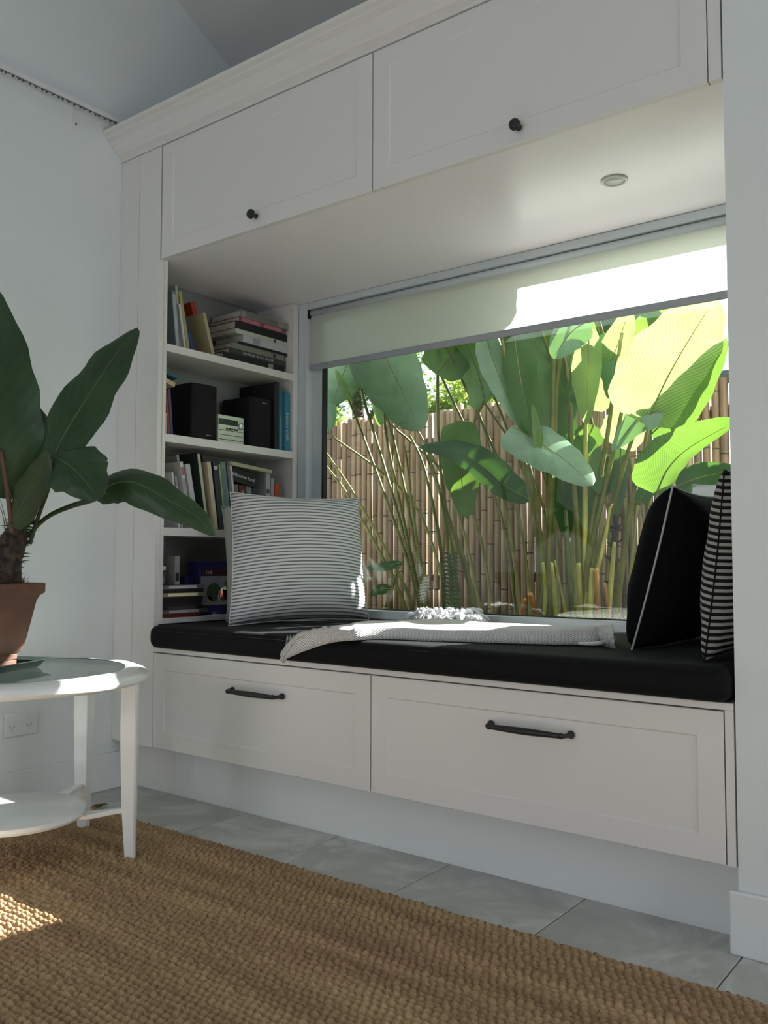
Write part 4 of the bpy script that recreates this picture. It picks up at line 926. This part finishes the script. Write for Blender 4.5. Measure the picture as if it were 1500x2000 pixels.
box('capping_rail', 1.45, 3.15, 1.93, 1.965, 1.60, 1.652, mat('dark_rail', rgb(70, 70, 76), .7), fe)
# broad-leaved clumps
def gpt(pts, Y0, Y1=None):
    n = len(pts); return [at('y', Y0+((Y1 if Y1 is not None else Y0)-Y0)*i/(max(1, n-1)), u, v) for i, (u, v) in enumerate(pts)]
def gleaf(par, pts, wl, wr, Y0, Y1, mt, tilt=0, fold=.12, curl=.2, prof='paddle', rib=True, seed=0, wav=.02):
    P = gpt(pts, Y0, Y1); mid = P[len(P)//2]; T = (P[-1]-P[0]).normalized(); V = (CAM-mid).normalized(); V = (V-T*V.dot(T)).normalized()
    Nv = Matrix.Rotation(math.radians(tilt), 3, T) @ V; k = c_dist(mid)/F/max(.4, math.cos(math.radians(tilt)))
    return leaf(par, P, wl*k, wr*k, Nv, mt, fold, curl, wav, prof, n=20, rib=(STEM, .0032) if rib else None, seed=seed)
def gstem(par, pts, Y0, Y1, w0, w1, mt=None, n=14):
    P = smoothpts(gpt(pts, Y0, Y1), n); k = c_dist(P[0])/F/2
    return MB().tube(P, [(w0+(w1-w0)*i/(n-1))*k for i in range(n)], 7).build('stem', mt or STEM, par, smooth=True)
def root(name, u, v, Y, label): p = at('y', Y, u, v); return empty(name, (p.x, p.y, .5), label=label, cat='plant', group='plants in the garden bed' if name == 'broadleaf_clump' else None)
def clump_base(par, u, v, Y, n, spread, mt, hpx, seed):
    pass
A = root('broadleaf_clump', 820, 1200, 1.35, 'slender-stemmed clump with drooping grey-green leaves at left of the window')
for pts, w0, w1 in (([(806, 1240), (797, 1159), (695, 971), (633, 879), (560, 770)], 8, 4), ([(800, 1240), (782, 1159), (684, 975), (633, 905), (540, 780)], 8, 4),
                    ([(825, 1240), (812, 1148), (774, 1031), (712, 860), (684, 788), (660, 735)], 9, 4), ([(832, 1240), (823, 1180), (791, 1052), (735, 860), (709, 775), (700, 715), (690, 680)], 9, 4),
                    ([(836, 1240), (818, 1159), (782, 988), (756, 860), (750, 800), (745, 700)], 9, 4), ([(842, 1240), (827, 1159), (795, 980), (769, 860), (757, 810), (740, 680)], 9, 4), ([(846, 1240), (835, 1170), (812, 1040), (800, 940), (790, 870)], 8, 4)):
    gstem(A, pts, 1.35, 1.15, w0, w1, STEM)
gleaf(A, [(700, 640), (682, 700), (664, 745), (650, 790)], 50, 48, 1.15, 1.10, LF_G, 20, seed=1)
gleaf(A, [(722, 620), (750, 690), (786, 765), (820, 842)], 62, 74, 1.10, 1.02, LF_G, -10, .05, .25, seed=2)
gleaf(A, [(655, 722), (665, 742), (677, 765), (689, 788)], 7, 7, 1.08, 1.08, LF_L, 0, .3, 0, 'lance', rib=False, seed=3)
B = root('broadleaf_clump', 905, 1200, 1.40, 'clump of olive stems with twisted dark leaves left of the centre')
for pts, w0, w1 in (([(870, 1240), (867, 1180), (861, 1073), (844, 980), (825, 903), (800, 850)], 9, 5), ([(924, 1240), (919, 1159), (893, 1063), (865, 980), (838, 903), (822, 870)], 9, 4),
                    ([(930, 1240), (925, 1180), (908, 1095), (876, 1009), (844, 909), (830, 860)], 9, 4), ([(900, 1240), (892, 1130), (866, 960), (856, 840), (855, 700), (856, 620)], 9, 5), ([(888, 1240), (880, 1120), (870, 1020), (860, 960)], 10, 6)):
    gstem(B, pts, 1.42, 1.25, w0, w1, STEM)
gleaf(B, [(850, 730), (872, 705), (902, 672), (945, 640)], 46, 44, 1.25, 1.35, LF_M, -25, .1, .1, seed=4)
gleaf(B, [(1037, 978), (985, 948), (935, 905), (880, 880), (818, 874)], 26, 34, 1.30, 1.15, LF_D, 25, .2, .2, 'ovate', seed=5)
gleaf(B, [(892, 822), (898, 880), (903, 945), (912, 1012)], 42, 40, 1.28, 1.22, LF_M, 10, .1, .2, 'paddle', seed=6)
gleaf(B, [(948, 780), (932, 810), (925, 832)], 3, 3, 1.3, 1.3, STEM, 0, rib=False, seed=6)
D = root('broadleaf_clump', 1070, 1205, 1.30, 'tall central clump with bright yellow stem bases and lit green leaves')
for pts, w0, w1, mt in (([(1070, 1245), (1070, 1205), (1075, 1010), (1083, 860), (1090, 720), (1116, 636), (1130, 590)], 16, 6, STEM), ([(1078, 1245), (1075, 1205), (1072, 1100), (1078, 860), (1082, 680), (1084, 600)], 14, 7, STEM),
                    ([(1062, 1245), (1060, 1205), (1050, 1040), (1030, 940), (1010, 830), (980, 660), (970, 610)], 14, 6, STEM), ([(1066, 1245), (1063, 1200), (1058, 1070), (1044, 960), (1032, 900)], 12, 6, STEM),
                    ([(1112, 1245), (1102, 1180), (1090, 1125), (1084, 1095)], 8, 3, STEMY), ([(1090, 1245), (1084, 1160), (1078, 1100)], 12, 6, STEMY), ([(1058, 1245), (1066, 1160), (1060, 1100)], 10, 6, STEMY), ([(1120, 1245), (1116, 1180), (1112, 1140), (1105, 1040)], 12, 8, STEMD), ([(1116, 1245), (1112, 1100), (1105, 1000), (1107, 1030)], 9, 7, STEMD)):
    gstem(D, pts, 1.30, 1.15, w0, w1, mt)
gleaf(D, [(1002, 625), (1010, 700), (1028, 800), (1054, 914)], 34, 34, 1.20, 1.08, LF_M, 30, .1, .2, 'ovate', seed=7)
gleaf(D, [(946, 640), (962, 700), (985, 760), (1020, 840)], 26, 30, 1.22, 1.15, LF_G, -15, .1, .1, 'ovate', seed=8)
gleaf(D, [(1030, 620), (1040, 690), (1055, 780), (1074, 880)], 50, 44, 1.32, 1.25, LF_M, -20, .1, .15, 'paddle', seed=9)
gleaf(D, [(1150, 625), (1120, 645), (1098, 672), (1080, 700)], 34, 36, 1.12, 1.10, LF_G, 20, .1, .2, 'paddle', seed=10)
gleaf(D, [(1000, 832), (1050, 862), (1105, 900), (1158, 948)], 42, 46, 1.12, 1.05, LF_G, -38, .1, .25, 'paddle', seed=11)
gleaf(D, [(1110, 670), (1120, 720), (1130, 770), (1137, 800)], 26, 26, 1.28, 1.2, LF_M, 10, .15, .1, 'ovate', seed=12)
gleaf(D, [(1105, 800), (1098, 880), (1100, 960), (1108, 1060)], 34, 34, 1.38, 1.35, LF_D, 0, .15, .1, 'ovate', seed=13)
gleaf(D, [(1088, 780), (1085, 830), (1095, 880), (1098, 940)], 28, 30, 1.40, 1.38, LF_M, 15, .15, .1, 'ovate', seed=14)
gleaf(D, [(1040, 790), (1046, 830), (1050, 870), (1050, 915)], 10, 8, 1.1, 1.06, LF_L, 0, .2, 0, 'lance', rib=False, seed=15)
E_ = root('broadleaf_clump', 1160, 1205, 1.32, 'right-hand clump of pale stems under the huge glowing leaf')
for pts, w0, w1, mt in (([(1136, 1245), (1133, 1150), (1128, 1040), (1118, 900), (1110, 740), (1096, 680)], 16, 6, STEM), ([(1146, 1245), (1143, 1100), (1143, 950), (1145, 790), (1148, 660)], 16, 6, STEMY), ([(1138, 1245), (1140, 1160), (1160, 1000), (1185, 860), (1200, 750), (1215, 650)], 14, 6, STEM),
                    ([(1140, 1245), (1150, 1100), (1180, 960), (1205, 850), (1226, 745)], 14, 6, STEM), ([(1154, 1245), (1160, 1120), (1195, 1000), (1220, 905), (1240, 845), (1272, 790)], 12, 6, STEM), ([(1200, 1245), (1206, 1180), (1225, 1040), (1238, 960), (1262, 880), (1290, 800)], 14, 6, STEM),
                    ([(1150, 1245), (1156, 1160), (1180, 1060), (1190, 1000), (1196, 985)], 12, 4, STEMY), ([(1184, 1245), (1190, 1180), (1196, 1110), (1200, 1060)], 14, 7, STEMY), ([(1128, 1245), (1132, 1180), (1130, 1100)], 16, 9, STEMY), ([(1152, 1245), (1152, 1200), (1156, 1110)], 14, 8, STEMY),
                    ([(1166, 1245), (1168, 1180), (1164, 1112)], 12, 9, STUB), ([(1048, 1245), (1044, 1190), (1036, 1160)], 14, 10, STUB), ([(1196, 1245), (1188, 1190), (1181, 1140)], 10, 5, STUB), ([(1014, 1245), (1020, 1200), (1026, 1170)], 12, 7, STUB)):
    gstem(E_, pts, 1.32, 1.22, w0, w1, mt)
# the huge backlit leaf and its neighbours
gleaf(E_, [(1262, 830), (1300, 745), (1345, 665), (1398, 582)], 100, 88, 1.15, 1.05, LF_L, 12, .10, .15, 'paddle', seed=16)
gleaf(E_, [(1270, 850), (1320, 800), (1370, 735), (1420, 660)], 30, 44, 1.22, 1.15, LF_M, -30, .15, .1, 'ovate', seed=17)
gleaf(E_, [(1145, 800), (1165, 750), (1200, 690), (1230, 600)], 44, 44, 1.25, 1.22, LF_L, 0, .1, .1, 'paddle', seed=18)
gleaf(E_, [(1150, 640), (1150, 700), (1148, 760), (1146, 830)], 26, 34, 1.18, 1.15, LF_L, 20, .15, .1, 'ovate', seed=19)
gleaf(E_, [(1200, 870), (1215, 840), (1235, 790), (1250, 720)], 40, 44, 1.30, 1.28, LF_L, -10, .1, .1, 'paddle', seed=20)
gleaf(E_, [(1180, 650), (1192, 700), (1196, 740), (1190, 780)], 22, 26, 1.24, 1.22, LF_D, 0, .1, .1, 'paddle', rib=False, seed=21)  # dark leaf shape stands in for the shadow on the bright leaf
gleaf(E_, [(1290, 770), (1260, 800), (1230, 835), (1195, 880)], 28, 26, 1.22, 1.18, LF_G, 25, .1, .2, 'ovate', seed=22)
gleaf(E_, [(1270, 788), (1272, 815), (1272, 840)], 22, 20, 1.15, 1.13, LF_G, 0, .1, .1, 'ovate', rib=False, seed=23)
gleaf(E_, [(1130, 850), (1145, 880), (1160, 920), (1170, 965)], 26, 24, 1.28, 1.25, LF_M, 0, .1, .1, 'ovate', seed=24)
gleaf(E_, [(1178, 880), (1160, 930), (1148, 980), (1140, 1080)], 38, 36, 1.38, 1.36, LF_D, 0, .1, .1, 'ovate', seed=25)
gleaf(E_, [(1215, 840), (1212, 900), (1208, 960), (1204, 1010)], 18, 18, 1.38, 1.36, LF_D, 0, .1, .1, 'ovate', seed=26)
gleaf(E_, [(1160, 830), (1150, 850), (1130, 870), (1100, 885)], 30, 26, 1.30, 1.28, LF_M, 0, .1, .1, 'ovate', seed=27)
gleaf(E_, [(1130, 720), (1112, 770), (1100, 815), (1095, 860)], 26, 30, 1.34, 1.30, LF_M, 0, .1, .1, 'ovate', seed=28)
H_ = root('broadleaf_clump', 1270, 1200, 1.25, 'low-leaved clump behind the black pillow with one broad arching leaf')
gstem(H_, [(1262, 1245), (1268, 1120), (1276, 1020), (1284, 958)], 1.25, 1.2, 10, 6, STEM)
gstem(H_, [(1268, 1245), (1262, 1120), (1258, 1020), (1250, 975)], 1.25, 1.25, 10, 4, STEMD)
gleaf(H_, [(1282, 966), (1305, 915), (1350, 872), (1440, 822)], 58, 24, 1.15, 1.10, LF_M, 25, .15, .25, 'paddle', seed=29)
gleaf(H_, [(1320, 950), (1360, 935), (1400, 925), (1440, 915)], 30, 26, 1.3, 1.28, LF_D, 0, .1, .1, 'ovate', seed=30)
gleaf(H_, [(1245, 985), (1258, 965), (1275, 945), (1296, 925)], 15, 16, 1.25, 1.22, LF_D, 0, .2, .1, 'ovate', seed=31)
# old fibrous stump among the right clump
fs_ = MB(); fp = smoothpts(gpt([(1196, 1245), (1196, 1180), (1200, 1080), (1204, 1000), (1206, 950)], 1.42), 12); fs_.tube(fp, [.022-.001*k for k in range(12)], 8)
rn = random.Random(8)
for k in range(120):
    p = fp[rn.randrange(1, 12)]; a = rn.uniform(0, 2*PI); d = Vector((math.cos(a), math.sin(a), rn.uniform(-.4, .8))); fs_.tube([p+d*.015, p+d*.04], [.004, .0008], 4, cap=False)
fs_.build('dead_stalk', FIBRE, E_)
# small ground plants
SM = root('seedling', 735, 1200, 1.2, 'small dark plant with narrow leaves beside the sage pillow')
gstem(SM, [(752, 1245), (762, 1180), (775, 1120), (786, 1098)], 1.2, 1.2, 3, 2, STEMD); gstem(SM, [(748, 1245), (752, 1190), (762, 1152)], 1.2, 1.2, 3, 2, STEMD)
gleaf(SM, [(786, 1098), (765, 1104), (740, 1108), (712, 1110)], 9, 9, 1.2, 1.15, LF_D, 20, .2, .1, 'lance', seed=32)
gleaf(SM, [(764, 1150), (748, 1150), (735, 1154), (722, 1165)], 11, 10, 1.2, 1.15, LF_D, 0, .2, .1, 'ovate', seed=33)
FN = root('fern', 880, 1200, 1.3, 'small dark fern frond among the olive stems')
gstem(FN, [(884, 1245), (884, 1180), (880, 1100), (876, 1075)], 1.3, 1.3, 3, 1.5, STEMD)
for k in range(14):
    v = 1085+k*8
    for sg in (-1, 1): gleaf(FN, [(881, v), (881+sg*9, v-4), (881+sg*(16+k*.3), v-2)], 2.5, 2.5, 1.3, 1.3, LF_D, 0, 0, 0, 'lance', rib=False, seed=k)
# leaves added higher up, mostly unseen above the blind line, to throw shade
TP = root('broadleaf_clump', 1000, 1205, 1.75, 'added back clump against the fence with shading leaves above the blind')
rn = random.Random(21)
for (x, y, z, w_, ln, mt) in ((.55, 1.55, 1.95, .16, .5, LF_M), (.95, 1.65, 2.0, .17, .55, LF_M), (.2, 1.5, 1.85, .16, .5, LF_D), (1.25, 1.75, 2.1, .16, .5, LF_M), (.8, 1.3, 1.75, .13, .4, LF_M), (.3, 1.25, 1.72, .13, .4, LF_M), (1.1, 1.35, 1.80, .12, .4, LF_M), (-.1, 1.3, 1.7, .14, .5, LF_D), (1.5, 1.7, 1.9, .10, .4, LF_M), (0.62, 1.12, 2.16, 0.21, 0.48, LF_M), (0.86, 1.16, 2.14, 0.22, 0.50, LF_M), (1.10, 1.14, 2.15, 0.21, 0.48, LF_D), (1.30, 1.17, 2.13, 0.19, 0.46, LF_M), (0.50, 1.19, 2.14, 0.16, 0.48, LF_M), (0.74, 1.19, 2.13, 0.19, 0.50, LF_D), (0.98, 1.20, 2.13, 0.19, 0.50, LF_M), (1.20, 1.20, 2.14, 0.18, 0.48, LF_D), (1.12, 1.80, 2.06, .19, .5, LF_M), (1.45, 1.86, 2.22, .17, .5, LF_M), (1.17, 1.92, 2.30, .18, .5, LF_D), (1.0, 1.78, 1.80, .13, .4, LF_D), (1.38, 1.84, 2.0, .17, .5, LF_M), (.84, 1.80, 2.1, .18, .5, LF_D), (2.46, 1.35, 1.36, .18, .60, LF_M), (1.36, 1.15, 2.13, .17, .46, LF_M)):
    b0 = Vector((x, y, z-.25)); tip = Vector((x-.12, y-.1, z-.25+ln)); mid = (b0+tip)/2+Vector((0, .05, 0))
    leaf(TP, [b0, mid, tip], w_, w_, Vector((-.45, -.85, -.10)), mt, .12, .15, .02, 'paddle', n=18, rib=(STEM, .004), seed=x)
    MB().tube(smoothpts([Vector((x*.6+.4, 1.75, .48)), Vector((x*.8+.2, 1.74, 1.1)), b0], 12), [.009-.004*k/11 for k in range(12)], 7).build('stem', STEM, TP, smooth=True)
# trees beyond the fence
def tree(cx_, cy_, label, clumps, trunk, mt, seed, nl=1500, size=.055):
    t = empty('tree', (cx_, cy_, .5), label=label, cat='tree', group='trees beyond the fence'); rn = random.Random(seed)
    for P, r in trunk: MB().tube(smoothpts(P, 12), [r*(1-.5*k/11) for k in range(12)], 8).build('trunk', mat('bark', rgb(58, 46, 34), .9, var=.4, scale=20), t, smooth=True)
    vs = []; fs = []
    for (c, rx, ry, rz, dens) in clumps:
        c = Vector(c)
        for k in range(int(nl*dens)):
            d = Vector((rn.gauss(0, .45), rn.gauss(0, .45), rn.gauss(0, .45))); p = c+Vector((d.x*rx, d.y*ry, d.z*rz))
            a = Vector((rn.uniform(-1, 1), rn.uniform(-1, 1), rn.uniform(-.5, .5))).normalized(); n_ = Vector((rn.uniform(-.6, .6), rn.uniform(-.6, .6), 1)).normalized(); s_ = a.cross(n_).normalized()
            l = size*rn.uniform(.6, 1.3); b0 = len(vs)
            vs += [p, p+a*l*.5+s_*l*.28, p+a*l, p+a*l*.5-s_*l*.28]; fs += [(b0, b0+1, b0+2), (b0, b0+2, b0+3)]
    me = bpy.data.meshes.new('foliage'); me.from_pydata([tuple(v) for v in vs], [], fs); me.uv_layers.new(name='UVMap')
    o = link('foliage', me, t, mt); o['kind'] = 'stuff'
p0 = at('y', 5, 700, 790); p1 = at('y', 5, 655, 740); p2 = at('y', 5, 740, 800); p3 = at('y', 5, 640, 810)
LT1 = leaf_mat('tree_leaf_dark', (.03, .07, .02), (.12, .25, .02), .4); LT2 = leaf_mat('tree_leaf_lime', (.15, .24, .04), (.42, .52, .08), .55)
tree(p0.x, 5, 'dark leafy tree with thick trunk beyond the fence at left', [(at('y', 5, 660, 745), .5, .5, .18, 1), (at('y', 5, 735, 765), .35, .4, .2, .7), (at('y', 5, 640, 800), .25, .3, .08, .22), (at('y', 5, 760, 700), .6, .5, .25, 1)], [([at('y', 5, 700, 1000), at('y', 5, 702, 860), at('y', 5, 697, 780), at('y', 5, 690, 690)], .085), ([at('y', 5, 702, 860), at('y', 5, 740, 790), at('y', 5, 790, 720)], .04)], LT1, 3)
q0 = at('y', 4.2, 900, 800)
tree(q0.x, 4.2, 'lime green sunlit shrub showing over the fence at left of centre', [(at('y', 4.2, 895, 805), .38, .3, .16, .9), (at('y', 4.2, 965, 790), .25, .3, .14, .6), (at('y', 4.2, 860, 800), .2, .3, .14, .4), (at('y', 4.2, 645, 830), .2, .2, .10, .3), (at('y', 4.2, 920, 745), .25, .3, .12, .35)], [([Vector((q0.x, 4.2, .5)), at('y', 4.2, 905, 900), at('y', 4.2, 930, 760)], .03)], LT2, 5, 1500, .06)
q1 = at('y', 5.5, 930, 760)
tree(q1.x, 5.5, 'blue-green feathery tree behind the lime shrub', [(at('y', 5.5, 905, 765), .4, .4, .22, .8), (at('y', 5.5, 985, 770), .3, .3, .2, .5), (at('y', 5.5, 1060, 780), .4, .4, .25, .5)], [([Vector((q1.x+.05, 5.5, .5)), at('y', 5.5, 945, 850), at('y', 5.5, 930, 740)], .04)], LT1, 9, 1500, .05)
